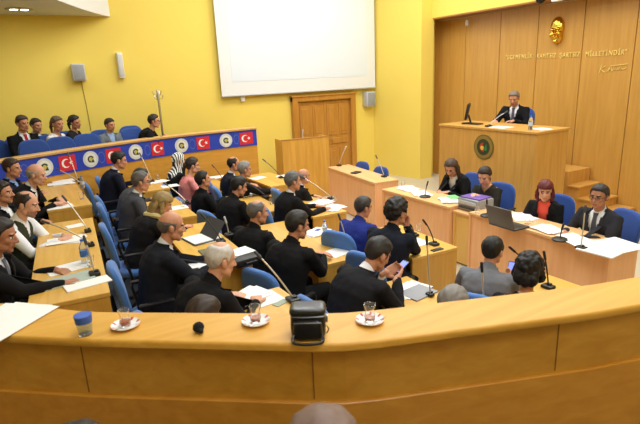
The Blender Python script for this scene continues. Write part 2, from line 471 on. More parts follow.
        for h_, r in ((-.03, .072), (.015, .062), (.046, .058), (.048, .062), (.012, .067), (-.03, .078)):
            rs.append([p3+ax*(h_-.02*cos(2*pi*j/n)*(1 if h_ > 0 else .6))+xx*(r*cos(2*pi*j/n)+.004)+yy*(r*sin(2*pi*j/n)) for j in range(n)])
        g.loft(rs, caps=False)
        g.add([v.co for v in mesh.vertices], [tuple(f.vertices) for f in mesh.polygons]); bpy.data.meshes.remove(mesh)
        g.obj('shirt', sm, root, True, s)
    bvh = None
    # jacket / top
    if style in ('suit', 'openjacket', 'vest', 'top', 'blouse'):
        jm = clothmat(jacket); g = G()
        th = .034 if style in ('suit', 'openjacket') else .016
        g.loft(torso_rings((p0, p1, p2, p3), yl0, yl1, (d0, d1, d2), th, female=female, zlo=-.055))
        if style in ('suit', 'openjacket'):
            g.ell(p0+V((.06, 0, -.005)), (.17, .175, .07))
        if style != 'vest':
            ce = sleeve
            for sd, S, E_, W_, hdv, hn in arms:
                k = (1.0 if suit else .92)*(.92 if female else 1)
                pt = [S-yl1*(sd*.06)-d2*.015, S+d2*.004, S.lerp(E_, .5), E_] ; rd = [.072*k, .07*k, .064*k, .056*k]
                if ce > .1: pt += [E_.lerp(W_, .45), E_.lerp(W_, ce)]; rd += [.052*k, .04*k]
                g.tube(pt, rd, 14)
        mj = remesh(g, vc, 4)
        for v in mj.vertices:
            v.co += v.normal*(.006*noise.noise(v.co*11+V((sd_, 0, 0)))+.0035*noise.noise(v.co*26+V((0, sd_, 0))))
        ax = (p3-p1).normalized(); yy = (yl1-ax*yl1.dot(ax)).normalized(); xx = yy.cross(ax); LL = (p3-p1).length
        bm = bmesh.new(); bm.from_mesh(mj); bvh0 = BVHTree.FromBMesh(bm)
        def vhalf(u):
            if style == 'blouse': return .07*max(0, (u-.72)/.28)
            if style == 'top': return .062*max(0, (u-.8)/.2)
            if style == 'vest': return .06*max(0, (u-.5)/.5)
            if style == 'openjacket': return .03+.045*max(0, u)
            return .012+.07*max(0, (u-.12)/.88) if u > .12 else 0
        dele = []
        for f in bm.faces:
            c = f.calc_center_median()-p1; u = c.dot(ax)/LL; y = c.dot(yy); x = c.dot(xx)
            if x > .03 and u < 1.15 and abs(y) < vhalf(u): dele.append(f)
            elif u > 1.03 and x*x+y*y < .0042 and u < 1.4: dele.append(f)
        bmesh.ops.delete(bm, geom=dele, context='FACES'); bm.to_mesh(mj); bm.free()
        mj.materials.append(jm); mj.transform(M.Scale(s, 4))
        jn = {'suit': 'jacket', 'openjacket': 'jacket', 'vest': 'waistcoat', 'top': 'top', 'blouse': 'blouse'}[style]
        jo = link(jn, mj, root); 
        so = jo.modifiers.new('thickness', 'SOLIDIFY'); so.thickness = .004; so.offset = -1
        if style == 'suit' and lap:
            g = G()
            for q in (1, -1):
                pts = []
                for k in range(9):
                    u = .14+.86*k/8; y = q*(vhalf(u)+.018+.012*sin(pi*k/8))
                    pts.append((p1+ax*(LL*u)+yy*y+xx*.1, xx, yy*q, .012+.016*sin(pi*min(1, k/7))))
                ribbon(bvh0, pts, 0, 0, .004, None, g, .005)
            # back collar
            n = 16; rs = []
            cx_ = (p3+nd*.06-(p3-d2*.03)).normalized()
            for h_, r in ((-.045, .104), (.012, .072), (.037, .067), (.040, .073), (.012, .08), (-.045, .118)):
                rs.append([p3+(cx_ if h_ > 0 else d2)*(h_)+(Rz(0) @ (xx*(-r*cos(t))+yy*(r*sin(t)*1.05))) for t in [radians(-105+210*j/(n-1)) for j in range(n)]])
            vs = [p for r in rs for p in r]; fs = []
            for i in range(6):
                for j in range(n-1): a, b = i*n+j, ((i+1) % 6)*n+j; fs.append((a, a+1, b+1, b))
            g.add(vs, fs); g.obj('lapel', jm, root, True, s)
    if tie:
        g = G(); g2 = G(); g2.loft(torso_rings((p0, p1, p2, p3), yl0, yl1, (d0, d1, d2), .008, female=female))
        bm = bmesh.new(); me2 = g2.mesh('t', []); bm.from_mesh(me2); bv = BVHTree.FromBMesh(bm); bm.free(); bpy.data.meshes.remove(me2)
        ax = (p3-p1).normalized(); yy = (yl1-ax*yl1.dot(ax)).normalized(); xx = yy.cross(ax); LL = (p3-p1).length
        pts = [(p1+ax*(LL*u)+xx*.1, xx, yy, w) for u, w in ((-.15, .036), (.1, .036), (.4, .031), (.7, .026), (.88, .021), (.93, .024), (1.0, .03))]
        ribbon(bv, pts, 0, 0, .006, None, g, .009); g.obj('tie', clothmat(tie), root, True, s)
    # trousers + shoes
    if legs:
        k = ('tr', s, tk); tc_ = trousers or jacket
        if style in ('vest', 'shirt', 'blouse') and not trousers: tc_ = (36, 36, 40)
        if k not in MESHC:
            g = G(); g.ell((0, 0, .51), (.15, .185, .09))
            for sd in (1, -1):
                g.tube([V((0, sd*.09, .525)), V((.22, sd*.105, .53)), V((.44, sd*.12, .525)), V((.44-tk*.4, sd*.12, .32)), V((.42-tk, sd*.12, .085))], [.095, .09, .072, .066, .06], 14)
            m_ = remesh(g, .016, 3); m_.transform(M.Scale(s, 4)); MESHC[k] = m_
            g = G()
            for sd in (1, -1):
                g.tube([V((.40-tk, sd*.12, .05)), V((.48-tk, sd*.125, .045)), V((.58-tk, sd*.135, .032))], [.044, .042, .03], 12); g.box((.485-tk, sd*.127, .008), (.24, .075, .016), bev=.005)
            MESHC[('sh', s, tk)] = g.mesh('shoes', BLACK, True, s)
        m_ = MESHC[k]; key2 = (k, tc_)
        if key2 not in MESHC: MESHC[key2] = m_.copy(); MESHC[key2].materials.append(clothmat(tc_))
        link('trousers', MESHC[key2], root); link('shoes', MESHC[('sh', s, tk)], root)
    return root
MESHC = {}
def stripes():
    if 'scarf_stripes' in MATS: return MATS['scarf_stripes']
    m = mat('scarf_stripes', (240, 240, 240), .8); nt = m.node_tree; b = nt.nodes['Principled BSDF']
    w = nt.nodes.new('ShaderNodeTexWave'); w.inputs['Scale'].default_value = 9; w.inputs['Distortion'].default_value = 5; w.inputs['Detail'].default_value = 1
    tc = nt.nodes.new('ShaderNodeTexCoord'); nt.links.new(tc.outputs['Object'], w.inputs['Vector'])
    cr = nt.nodes.new('ShaderNodeValToRGB'); cr.color_ramp.interpolation = 'CONSTANT'
    cr.color_ramp.elements[0].color = lin((16, 16, 18)); cr.color_ramp.elements[1].color = lin((240, 240, 236)); cr.color_ramp.elements[1].position = .45
    nt.links.new(w.outputs['Color'], cr.inputs['Fac']); nt.links.new(cr.outputs['Color'], b.inputs['Base Color']); return m
# ------------------------------------------------------------------ the room
WX, WY, ZC = 8.7, 10.4, 5.6
YP, XP, ZW, ZL = 9.3, 8.28, 3.58, 3.70
g = G(); g.box((2.5, 3.8, -.05), (14, 14, .1)); struct('floor', g, FLOORM)
g = G(); g.box((-1.72, 5.6, .18), (4.66, 6.6, .36)); struct('floor_upper_tier', g, CARPET)
g = G(); g.box((1.24, 5.45, .09), (1.26, 7.1, .18)); struct('floor_middle_tier', g, CARPET)
g = G(); g.box((2.2, WY+.1, ZC/2), (13, .2, ZC)); struct('wall_back', g, YEL)
g = G(); g.prism([(7.69, WY+.05), (7.95, 8.93), (XP+.04, 8.93), (XP+.04, YP), (WX+.3, YP), (WX+.3, WY+.05)], 0, ZC); struct('wall_corner_pier', g, YEL)
g = G(); g.box((-4.1, 4.2, ZC/2), (.2, 15, ZC)); struct('wall_left', g, YEL)
g = G(); g.box((2.5, -3.1, ZC/2), (14, .2, ZC)); struct('wall_rear', g, YEL)
g = G(); g.box((2.5, 4.2, ZC+.05), (14, 15, .1)); struct('ceiling', g, CEIL)
# panelled right wall
seams = [YP] + [atX(x, 60, WX).y for x in (465, 499, 536, 581, 633)]
while seams[-1] > -2.4: seams.append(seams[-1]-1.05)
seams[-1] = -3.0
g = G()
for a, b in zip(seams, seams[1:]):
    g.box((WX+.02, (a+b)/2, ZW/2), (.04, abs(a-b)-.012, ZW), bev=.003, seg=1)
wr = struct('wall_right', g, W_WALL)
g = G(); g.box((WX+.1, 3.15, ZW/2), (.12, 12.3, ZW)); struct('wall_right_backing', g, mat('joint_brown', (110, 70, 30), .8))
g = G(); g.box((XP+.37, 3.15, (ZW+.04+ZC)/2), (.74, 12.3, ZC-ZW-.04)); struct('wall_right_upper', g, YEL)
g = G(); g.box((XP+.215, 3.15, ZW+.025), (.43, 12.3, .03))
struct('trim_1', g, wood('cornice_brown', (150, 100, 44), (168, 116, 54), 'y'))
# lowered ceiling over the side gallery
ce = [at(x, y, ZL) for x, y in ((111.6, 17), (94, 12.7), (75, 6.6), (57, 0))]
dl = (ce[3]-ce[2]).normalized()
ce = catmull(ce+[ce[3]+dl*1.2+V((-.1, -.1, 0)), V((-4, ce[3].y-2.2, ZL))], 5)
poly = [(p.x, p.y) for p in ce]+[(-4, WY)]
g = G(); g.prism(poly, ZL, ZC); struct('ceiling_lowered', g, CEIL)
c = at(19, 9, ZL)
dlt = thing('ceiling_downlight', 'round twin recessed downlight in the lowered ceiling above the side gallery', 'ceiling light', c)
g = G(); g.lathe([(.0, -.012), (.17, -.012), (.2, -.008), (.2, 0), (.0, 0)], n=28); g.obj('trim_ring', mat('downlight_grey', (170, 170, 172), .4), dlt)
for q in (-1, 1):
    g = G(); g.lathe([(.0, -.018), (.05, -.018), (.06, -.013), (.06, -.008), (0, -.008)], (q*.075, 0, 0), 18); g.obj('lamp', emit('lamp_glow', (255, 250, 235), 6), dlt)
# side gallery parapet with its rail and floor
GZ = 1.57
gc = catmull([(-3.9, 5.2, 0), (-2.6, 6.3, 0), (-1.4, 7.35, 0), (-.34, 8.05, 0), (.22, 8.35, 0), (.86, 8.66, 0), (1.88, 9.04, 0), (2.9, 9.2, 0), (3.94, 9.2, 0)], 6)
def curve_frames(c):
    out = []
    for i, p in enumerate(c):
        t = (c[min(i+1, len(c)-1)]-c[max(i-1, 0)]).normalized(); out.append((p, t, V((t.y, -t.x, 0))))   # outward normal towards the chamber
    return out
gf = curve_frames(gc)
def wall_loft(fr, prof): # prof: list of (offset outward, z)
    return [[p+n*o+V((0, 0, z)) for o, z in prof] for p, t, n in fr]
g = G(); g.loft(wall_loft(gf, [(0, 0), (0, GZ-.04), (-.1, GZ-.04), (-.1, 0)])); struct('wall_gallery', g, wood('gallery_panel', (196, 140, 50), (212, 156, 64), 'x'))
g = G(); g.box((3.89, (9.2+WY)/2, .6), (.1, WY-9.2, 1.2)); struct('wall_gallery_return', g, MATS['gallery_panel'])
g = G(); g.loft(wall_loft(gf, [(.03, GZ-.04), (.035, GZ-.01), (.02, GZ), (-.14, GZ), (-.15, GZ-.02), (-.14, GZ-.04)]));
struct('trim_2', g, wood('rail_wood', (206, 160, 96), (220, 176, 112), 'x'))
g = G(); g.prism([(p.x, p.y) for p in [f[0]-f[2]*.1 for f in gf]]+[(3.84, WY), (-4, WY)], .0, .76); struct('floor_gallery', g, CARPET)
# banner on the gallery parapet
ban = thing('banner', 'long blue banner with red flags and round emblems along the gallery front', 'banner', (gc[30].x, gc[30].y, GZ-.2))
bl = V(ban.location); ZB0, ZB1 = GZ-.048, GZ-.352
g = G(); g.loft([[p-bl for p in r] for r in wall_loft(gf[8:], [(.004, ZB1), (.012, ZB1), (.012, ZB0), (.004, ZB0)])]); g.obj('cloth_strip', BANB, ban)
def gal_at(px, py):
    best = None
    for k in range(len(gf)-1):
        a, b = gf[k][0]+gf[k][2]*.012, gf[k+1][0]+gf[k+1][2]*.012; d = ray(px, py)
        den = d.x*(b-a).y-d.y*(b-a).x
        if abs(den) < 1e-9: continue
        t = (a.x*(b-a).y-a.y*(b-a).x)/den; p = CAM+d*t; u = (p-a).dot((b-a))/((b-a).dot(b-a))
        u2 = ((p.x-a.x)*(b.x-a.x)+(p.y-a.y)*(b.y-a.y))/((b-a).length_squared)
        if t > 0 and 0 <= u2 <= 1: best = (p, gf[k][1], gf[k][2])
    return best
def star(r, r2, n=5, rot=pi/2): return [((r if k % 2 == 0 else r2)*cos(rot+pi*k/n), (r if k % 2 == 0 else r2)*sin(rot+pi*k/n)) for k in range(2*n)]
def crescent(R_, r, off, n=24):
    # outer circle minus shifted inner circle
    a = math.acos((R_*R_+off*off-r*r)/(2*R_*off)); out = []
    for k in range(n+1): t = a+(2*pi-2*a)*k/n; out.append((R_*cos(t), R_*sin(t)))
    b0 = math.atan2(-R_*sin(a), R_*cos(a)-off)
    b1 = math.atan2(R_*sin(a), R_*cos(a)-off)
    for k in range(1, n):
        t = (b0 % (2*pi))+((b1 % (2*pi))-(b0 % (2*pi)))*k/n; out.append((off+r*cos(t), r*sin(t)))
    return out
for px, py in ((67, 159.5), (113, 151.5), (158, 144.5), (203, 138.6), (246, 134.2)):
    p, t, n = gal_at(px, py); p = p-bl; p.z = (ZB0+ZB1)/2-bl.z
    T = lambda q, p=p, t=t, n=n: p+t*q[0]+V((0, 0, q[1]))+n*q[2]
    fl_ = G().prism([(-.135, -.115), (.135, -.115), (.135, .115), (-.135, .115)], .0, .004, T=T).obj('flag', RED, ban, False)
    G().prism([(x-.03, y) for x, y in crescent(.068, .055, .019)], .004, .007, T=T).obj('crescent', WHITE, fl_, False)
    G().prism([(x+.052, y) for x, y in star(.035, .0135, 5, pi)], .004, .007, T=T).obj('star', WHITE, fl_, False)
for px, py in ((44, 164), (90, 155), (135, 147.7), (181, 141.3), (225.5, 136)):
    p, t, n = gal_at(px, py); p = p-bl; p.z = (ZB0+ZB1)/2-bl.z
    T = lambda q, p=p, t=t, n=n: p+t*q[0]+V((0, 0, q[1]))+n*q[2]
    circ = lambda r, x=0, y=0, k=28: [(x+r*cos(2*pi*j/k), y+r*sin(2*pi*j/k)) for j in range(k)]
    em = G().prism(circ(.128), 0, .004, T=T).obj('emblem', SILV, ban, False)
    G().prism(circ(.092), .004, .006, T=T).obj('emblem_field', mat('emblem_cream', (226, 226, 214), .5), em, False)
    g = G(); g.prism([(.055*cos(a), .055*sin(a)) for a in [radians(20+k*16) for k in range(16)]]+[(.03*cos(a), .03*sin(a)) for a in [radians(260-k*16) for k in range(16)]], .006, .009, T=T)
    g.prism([(.0, -.055), (.055, -.055), (.03, .03), (.018, .03)], .006, .009, T=T); g.obj('emblem_figure', mat('emblem_dark', (58, 66, 52), .6), em, False)
    G().prism(circ(.026, .005, .0), .006, .010, T=T).obj('emblem_dot', mat('emblem_yellow', (196, 180, 70), .6), em, False)
for k in (0, 1, 2, 3, 4):   # faint rings of small stars between flags and emblems
    px = (24, 101, 147, 192, 236)[k]
    r = gal_at(px, (168, 153.5, 146, 139.8, 135)[k])
    if not r: continue
    p, t, n = r; p = p-bl; p.z = (ZB0+ZB1)/2-bl.z
    T = lambda q, p=p, t=t, n=n: p+t*q[0]+V((0, 0, q[1]))+n*q[2]
    g = G(); n_ = 40; g.loft([[T((r_*.6*cos(2*pi*j/n_), r_*sin(2*pi*j/n_), h_)) for j in range(n_)] for r_, h_ in ((.078, 0), (.092, 0), (.092, .002), (.078, .002))], closed=True)
    g.obj('star_ring', mat('banner_star', (84, 104, 176), .7), ban, False)
# front parapet and ledge, beside which the camera stands
LZ = 1.55
def facets(px, z, ext0, ext1, n=8):
    pts = [at(x, y, z) for x, y in px]; pts = [V((p.x, p.y, 0)) for p in pts]
    pts = [pts[0]+(pts[0]-pts[1]).normalized()*ext0]+pts+[pts[-1]+(pts[-1]-pts[-2]).normalized()*ext1]; out = []
    for a, b in zip(pts, pts[1:]):
        for k in range(n): out.append(a.lerp(b, k/n))
    out.append(pts[-1])
    for _ in range(1): out = [out[0]]+[(out[k-1]+out[k]*2+out[k+1])/4 for k in range(1, len(out)-1)]+[out[-1]]
    return out
Oc = facets([(0, 302.5), (92, 311.5), (345, 313), (590, 284.5), (640, 276)], LZ, .9, 1.4)
Ic = facets([(0, 339), (90, 343.5), (345, 349), (588, 317), (640, 308)], LZ-.016, .9, 1.4)
rings = []
for o, i in zip(Oc, Ic):
    d = (i-o).normalized(); r = []
    for off, z in ((0, LZ-.034), (0, LZ-.008), (.008, LZ)): r.append(o+d*off+V((0, 0, z)))
    for a in (0, 20, 40, 60, 80): r.append(i-d*.013+d*.013*sin(radians(a))+V((0, 0, LZ-.013+.013*cos(radians(a)))))
    r.append(i+V((0, 0, LZ-.030))); r.append(i-d*.004+V((0, 0, LZ-.034)))
    rings.append(r)
g = G(); g.loft(rings); struct('trim_3', g, W_LEDGE, smooth=True)
rings = []
for o, i in zip(Oc, Ic):
    d = (i-o).normalized(); rings.append([o+d*.03+V((0, 0, z)) for z in (0, LZ-.034)] + [i-d*.05+V((0, 0, z)) for z in (LZ-.034, 0)])
g = G(); g.loft(rings); struct('wall_front', g, W_PARA)
dd = ray(200, 413); hz = V((.45, 1.66, 0)).length/sqrt(dd.x**2+dd.y**2); ZK = H+dd.z*hz
rings = []; rings2 = []
for o, i in zip(Oc, Ic):
    d = (i-o).normalized()
    rings.append([i-d*.049+V((0, 0, .5)), i-d*.033+V((0, 0, .5)), i-d*.033+V((0, 0, ZK-.004)), i-d*.037+V((0, 0, ZK)), i-d*.049+V((0, 0, ZK))])
g = G(); g.loft(rings); struct('trim_4', g, wood('kick_panel', (196, 134, 46), (210, 150, 60), 'x'))
# upright joints of the panel
g = G()
for k, (px, py) in enumerate(((319, 380), (79, 370), (557, 355))):
    d = ray(px, py); best = min(range(len(Ic)), key=lambda j: abs(atan2(Ic[j].x, Ic[j].y)-atan2(d.x, d.y)))
    i, o = Ic[best], Oc[best]; dn = (i-o).normalized(); g.box(i-dn*.049+V((0, 0, (LZ-.04+ZK)/2)), (.004, .004, LZ-.06-ZK), Rz(atan2(dn.y, dn.x)))
struct('trim_5', g, mat('joint_dark', (120, 76, 24), .8))
g = G(); g.prism([(p.x, p.y) for p in Ic]+[(3.6, -3), (-4, -3), (-4, 3.05)], 0, .5); struct('floor_rear_gallery', g, CARPET)
# double door in the back wall
dL, dR = atY(290, 97, WY).x, atY(353, 96, WY).x; dT = 2.05; dm = (dL+dR)/2
g = G()
for x in (dL+.07, dR-.07): g.box((x, WY-.06, dT/2), (.14, .12, dT), bev=.01)
g.box((dm, WY-.06, dT-.06), (dR-dL, .124, .12), bev=.01); g.box((dm, WY-.07, dT+.0), (dR-dL+.06, .15, .03), bev=.008)
df = g.obj('door_1', W_DOOR, None, False); df['kind'] = 'structure'
for q in (-1, 1):
    w = (dR-dL-.28)/2-.004; xc = dm+q*(w/2+.002)
    g = G(); g.box((xc, WY-.02, .95), (w, .04, 1.9), bev=.004)
    for zc, hh in ((1.46, .74), (.95, .16), (.45, .66)):
        for cx in ((-.25, .25) if zc != .95 else (0,)):
            wd = w*.36 if zc != .95 else w*.8
            g.box((xc+cx*w*.95, WY-.045, zc), (wd, .02, hh), bev=.012); g.box((xc+cx*w*.95, WY-.055, zc), (wd*.6, .02, hh*.8), bev=.008)
    lf = g.obj('door_leaf', W_DOOR, df, False)
    g = G(); g.tube([(dm+q*.07, WY-.05, 1.0), (dm+q*.07, WY-.1, 1.0), (dm+q*.18, WY-.1, 1.0)], .011, 8); g.obj('door_handle', METAL, lf)
# ------------------------------------------------------------------ things on the walls
scx0, scx1, scz = atY(222, 96, (WY-.12)).x, atY(375, 87, (WY-.12)).x, atY(222, 96, (WY-.12)).z
sc = thing('projection_screen', 'large white projection screen hanging high on the yellow back wall', 'projection screen', ((scx0+scx1)/2, (WY-.12), scz))
sw_ = scx1-scx0; shh = 3.1
g = G(); g.box((0, 0, shh/2), (sw_, .015, shh)); g.obj('screen_border', mat('screen_border_white', (228, 230, 232), .8, var=.01), sc, False)
g = G(); g.box((.0, -.009, shh/2+.12), (sw_-.5, .006, shh-.3)); g.obj('screen_fabric', SCREEN, sc, False)
g = G(); g.box((0, 0, -.012), (sw_+.02, .04, .03), bev=.01); g.obj('bottom_bar', LGREY, sc)
g = G(); g.box((0, .03, shh+.05), (sw_+.1, .12, .12), bev=.02); g.obj('roller_case', WHITE, sc)
def wall_box(name, label, cat, px, py, w, h, d, m, grille, Y=WY, rz=0, group=None):
    p = atY(px, py, Y-d/2); t = thing(name, label, cat, (p.x, Y-d/2, p.z), rz, group)
    g = G(); g.box((0, 0, 0), (w, d, h), bev=min(w, d, h)*.12); g.obj('cabinet', m, t)
    if grille:
        g = G(); g.box((0, -d/2-.004, 0), (w*.8, .012, h*.85), bev=.004); g.obj('grille', grille, t)
    return t
s1 = wall_box('loudspeaker', 'square grey loudspeaker high on the yellow wall above the gallery', 'loudspeaker', 78.5, 72.5, .22, .3, .18, LGREY, mat('speaker_grille', (150, 152, 154), .7))
g = G(); g.tube([(.03, .08, -.15), (.05, .085, -.6), (.06, .085, -1.05)], .006, 6); g.obj('cable', mat('cable_ochre', (150, 130, 50), .7), s1)
wall_box('loudspeaker', 'slim white column loudspeaker on the wall left of the screen', 'loudspeaker', 120.5, 65.5, .1, .46, .1, mat('speaker_white', (226, 226, 224), .5), mat('speaker_grille_pale', (206, 206, 206), .7))
wall_box('loudspeaker', 'small grey loudspeaker on the wall right of the wooden door', 'loudspeaker', 369, 99, .26, .36, .2, LGREY, MATS['speaker_grille'])
wall_box('wall_socket', 'tiny white box just below the projection screen', 'box', 242.5, 98.5, .09, .12, .07, WHITE, None)
# coat stand in the gallery
p = at(163, 136, 1.65); p = V((p.x*10.0/p.y, 10.0, .76)); top = atY(158.5, 91, 10.0)
ct = thing('coat_stand', 'slim grey metal coat stand behind the man in black at the gallery corner', 'coat stand', p)
hh = top.z-.76
g = G(); g.tube([(0, 0, .02), (0, 0, hh)], .022, 10); g.obj('pole', METAL, ct)
g = G(); g.lathe([(0, 0), (.2, 0), (.2, .015), (.03, .03), (0, .03)], n=24); g.obj('base', METAL, ct)
for k in range(6):
    a = k*pi/3; g = G(); z = hh-.06 if k % 2 else hh-.14
    g.tube([(0, 0, z), (.07*cos(a), .07*sin(a), z-.01), (.1*cos(a), .1*sin(a), z+.06)], .008, 6); g.obj('hook', METAL, ct)
# gold face relief, lettering and signature on the panelled wall
mp_ = atX(558, 31, WX); fm = thing('face_relief', 'polished gold face relief hanging on the panelled wall', 'wall relief', (WX, mp_.y, mp_.z))
Rm = Rz(pi)   # looks along -X
g = G(); sc_ = 1.75
def fe(c, r): g.ell(V((-c[0], -c[1], c[2]))*sc_, V(r)*sc_, None, 18, 12)
fe((.0, 0, .035), (.062, .08, .11)); fe((.0, 0, -.05), (.065, .065, .085)); fe((.045, 0, -.105), (.03, .03, .025))
for q in (1, -1):
    fe((.055, q*.03, .018), (.022, .03, .011)); fe((.035, q*.045, -.035), (.035, .025, .03)); fe((.058, q*.03, -.004), (.01, .014, .008))
g.tube([V((-.06, 0, .015))*sc_, V((-.085, 0, -.015))*sc_, V((-.092, 0, -.035))*sc_], [.011*sc_, .014*sc_, .017*sc_], 10)
fe((.066, 0, -.066), (.013, .026, .008)); fe((.064, 0, -.08), (.013, .022, .008))
mf = remesh(g, .008, 1); bm = bmesh.new(); bm.from_mesh(mf)
bmesh.ops.bisect_plane(bm, geom=bm.verts[:]+bm.edges[:]+bm.faces[:], plane_co=(-.004, 0, 0), plane_no=(1, 0, 0), clear_outer=True); bmesh.ops.holes_fill(bm, edges=bm.edges[:]); bm.to_mesh(mf); bm.free()
mf.materials.append(GOLD); mf.transform(M.Rotation(radians(-4), 4, 'X')); link('mask', mf, fm)
def text_obj(name, body, size, m, parent, loc, depth_=.006, width=None):
    cu = bpy.data.curves.new('t', 'FONT'); cu.body = body; cu.size = size; cu.extrude = depth_; cu.align_x = 'CENTER'; cu.align_y = 'CENTER'; cu.space_character = 1.25
    o = bpy.data.objects.new('t', cu); col.objects.link(o); dg = bpy.context.evaluated_depsgraph_get(); dg.update()
    me = bpy.data.meshes.new_from_object(o.evaluated_get(dg)); bpy.data.objects.remove(o); bpy.data.curves.remove(cu)
    xs = [v.co.x for v in me.vertices]; k = width/(max(xs)-min(xs)) if width else 1
    me.transform(M.Diagonal((k, 1, 1, 1)))
    # lie on the wall X=WX reading along -Y
    me.transform(M(((0, 0, -1, 0), (-1, 0, 0, 0), (0, 1, 0, 0), (0, 0, 0, 1))))
    me.materials.clear(); me.materials.append(m); o = link(name, me, parent); o.location = loc; return o
ta, tb = atX(507, 56.5, WX), atX(627, 53.0, WX)
tx = thing('wall_lettering', 'gold raised lettering line with signature below the face relief on the panelled wall', 'lettering', (WX, (ta.y+tb.y)/2, (ta.z+tb.z)/2))
for wd_, x0, x1, yy_ in (('"EGEMENLİK', 506, 532.5, 57), ('KAYITSIZ', 537.5, 556, 56), ('ŞARTSIZ', 560, 580, 55), ('MİLLETİNDİR"', 586, 627, 53.5)):
    a_, b_ = atX(x0, yy_, WX), atX(x1, yy_, WX)
    text_obj('word', wd_, .115, GOLDL, tx, (-.008, (a_.y+b_.y)/2-tx.location.y, (a_.z+b_.z)/2-tx.location.z), .008, a_.y-b_.y)
sg = atX(611, 69, WX)-V(tx.location)
g = G()
def sgt(pts, r=.006): g.tube([V((-.008, sg.y-a, sg.z+b)) for a, b in pts], r, 6)
sgt(catmull([(-.2, -.07, 0), (-.17, .05, 0), (-.15, .06, 0)], 4) and [(-.2, -.08), (-.165, .06)]); sgt([(-.1, .05), (-.175, .0), (-.1, -.05)])
sgt([(-.06, -.035), (-.055, -.03)], .008); sgt([(-.04, -.04), (.0, .055), (.02, -.035), (.0, .0), (-.03, .0)])
sgt([(.03, -.03), (.05, .04), (.06, -.02), (.085, .0), (.1, -.025), (.12, .01), (.135, -.02), (.15, .045), (.16, -.02), (.18, .0), (.2, -.015), (.25, .01)]); sgt([(.0, .05), (.27, .07)])
g.obj('signature', GOLDL, tx)
p = atX(541, 3, WX-.5); cc = thing('security_camera', 'white dome camera hanging at the top edge of the panelled wall', 'camera', (WX-.52, p.y, p.z+.12))
g = G(); g.lathe([(0, .25), (.1, .25), (.1, -.03), (.085, -.06), (0, -.06)], n=24); g.obj('housing', mat('camera_white', (232, 232, 232), .4), cc)
g = G(); g.ell((0, 0, -.06), (.08, .08, .075)); g.obj('dome', mat('camera_dome', (20, 20, 24), .1), cc)
p = atX(557, 1, WX-.5); c2 = thing('security_camera', 'small white box camera right of the dome camera above the panelled wall', 'camera', (WX-.5, p.y, p.z+.05))
g = G(); g.box((0, 0, 0), (.12, .16, .12), bev=.02); g.obj('housing', MATS['camera_white'], c2); g = G(); g.tube([(.05, 0, .03), (.08, 0, .14)], .015, 8); g.obj('bracket', LGREY, c2)
p = atX(467, 23, WX-.1); c3 = thing('ceiling_sensor', 'tiny white sensor hanging at the cornice left end', 'sensor', (WX-.1, p.y, p.z))
g = G(); g.lathe([(0, .06), (.025, .06), (.035, .0), (.03, -.05), (0, -.06)], n=14); g.obj('sensor_body', MATS['camera_white'], c3)

# ------------------------------------------------------------------ furniture makers
def desk(name, label, corner, L_, W_, rot, z0, h, mt, mv, flip=False, group=None, cat='desk', skirt=True):
    t = thing(name, label, cat, (corner[0], corner[1], z0), rot, group)
    G().box((-W_/2, L_/2, h-.016), (W_, L_, .032), bev=.004).obj('desktop', mt, t, False)
    for y in (.02, L_-.02): G().box((-W_/2, y, (h-.032)/2), (W_-.012, .03, h-.032), bev=.003).obj('end_panel', mv, t, False)
    G().box((-.03 if not flip else -W_+.03, L_/2, (h-.032)/2+.01), (.022, L_-.07, h-.052), bev=.003).obj('front_panel', mv, t, False)
    G().box((-W_/2+(.06 if not flip else -.06), L_/2, h-.14), (W_*.55, L_-.072, .016)).obj('shelf', mv, t, False)
    return t
def make_chair(m, name='office_chair'):
    t = thing(name, '', 'chair')
    def pad(cx, cz, w, h, th, tilt, up):
        g = G(); rs = []; n = 28
        for f, sc in ((-.5, .86), (-.42, .95), (-.2, 1), (.2, 1), (.42, .95), (.5, .86)):
            r = []
            for j in range(n):
                a = 2*pi*j/n; ca, sa = cos(a), sin(a); y = w/2*sc*math.copysign(abs(ca)**.62, ca); z = h/2*sc*math.copysign(abs(sa)**.62, sa)
                x = f*th+(.55*y*y if up else 0)
                q = V((x, y, z)) if up else V((z, y, f*th-.35*max(0, -(-z))*0))
                r.append(V((cx, 0, cz))+Ry(tilt) @ q)
            rs.append(r)
        return g.loft(rs)
    pad(.02, .435, .47, .47, .075, 0, False).obj('seat', m, t)
    pad(-.255, .71, .45, .50, .065, radians(-9), True).obj('backrest', m, t)
    g = G(); g.tube([(-.05, 0, .385), (-.2, 0, .385), (-.29, 0, .45), (-.32, 0, .68)], .018, 8); g.obj('back_support', BLACK, t)
    for q in (1, -1):
        g = G(); g.tube([(.12, q*.22, .39), (.12, q*.27, .42), (.14, q*.275, .62), (.1, q*.275, .655), (-.12, q*.275, .655), (-.14, q*.275, .62), (-.1, q*.27, .42), (-.1, q*.22, .39)], .014, 8)
        g.box((-.01, q*.275, .662), (.27, .05, .022), bev=.009); g.obj('armrest', BLACK, t)
    g = G(); g.tube([(0, 0, .09), (0, 0, .4)], .027, 12); g.box((0, 0, .39), (.2, .2, .025), bev=.006); g.obj('column', BLACK, t)
    g = G()
    for k in range(5): a = 2*pi*k/5+.3; g.tube([(0, 0, .1), (.28*cos(a), .28*sin(a), .065)], [.024, .016], 8)
    g.obj('star_base', BLACK, t)
    for k in range(5):
        a = 2*pi*k/5+.3; g = G(); g.tube([(.28*cos(a)-.016*sin(a), .28*sin(a)+.016*cos(a), .028), (.28*cos(a)+.016*sin(a), .28*sin(a)-.016*cos(a), .028)], .022, 10); g.obj('caster', BLACK, t)
    return t
CHA = make_chair(BLUEF); CHB = make_chair(BLUEG); USED = {}
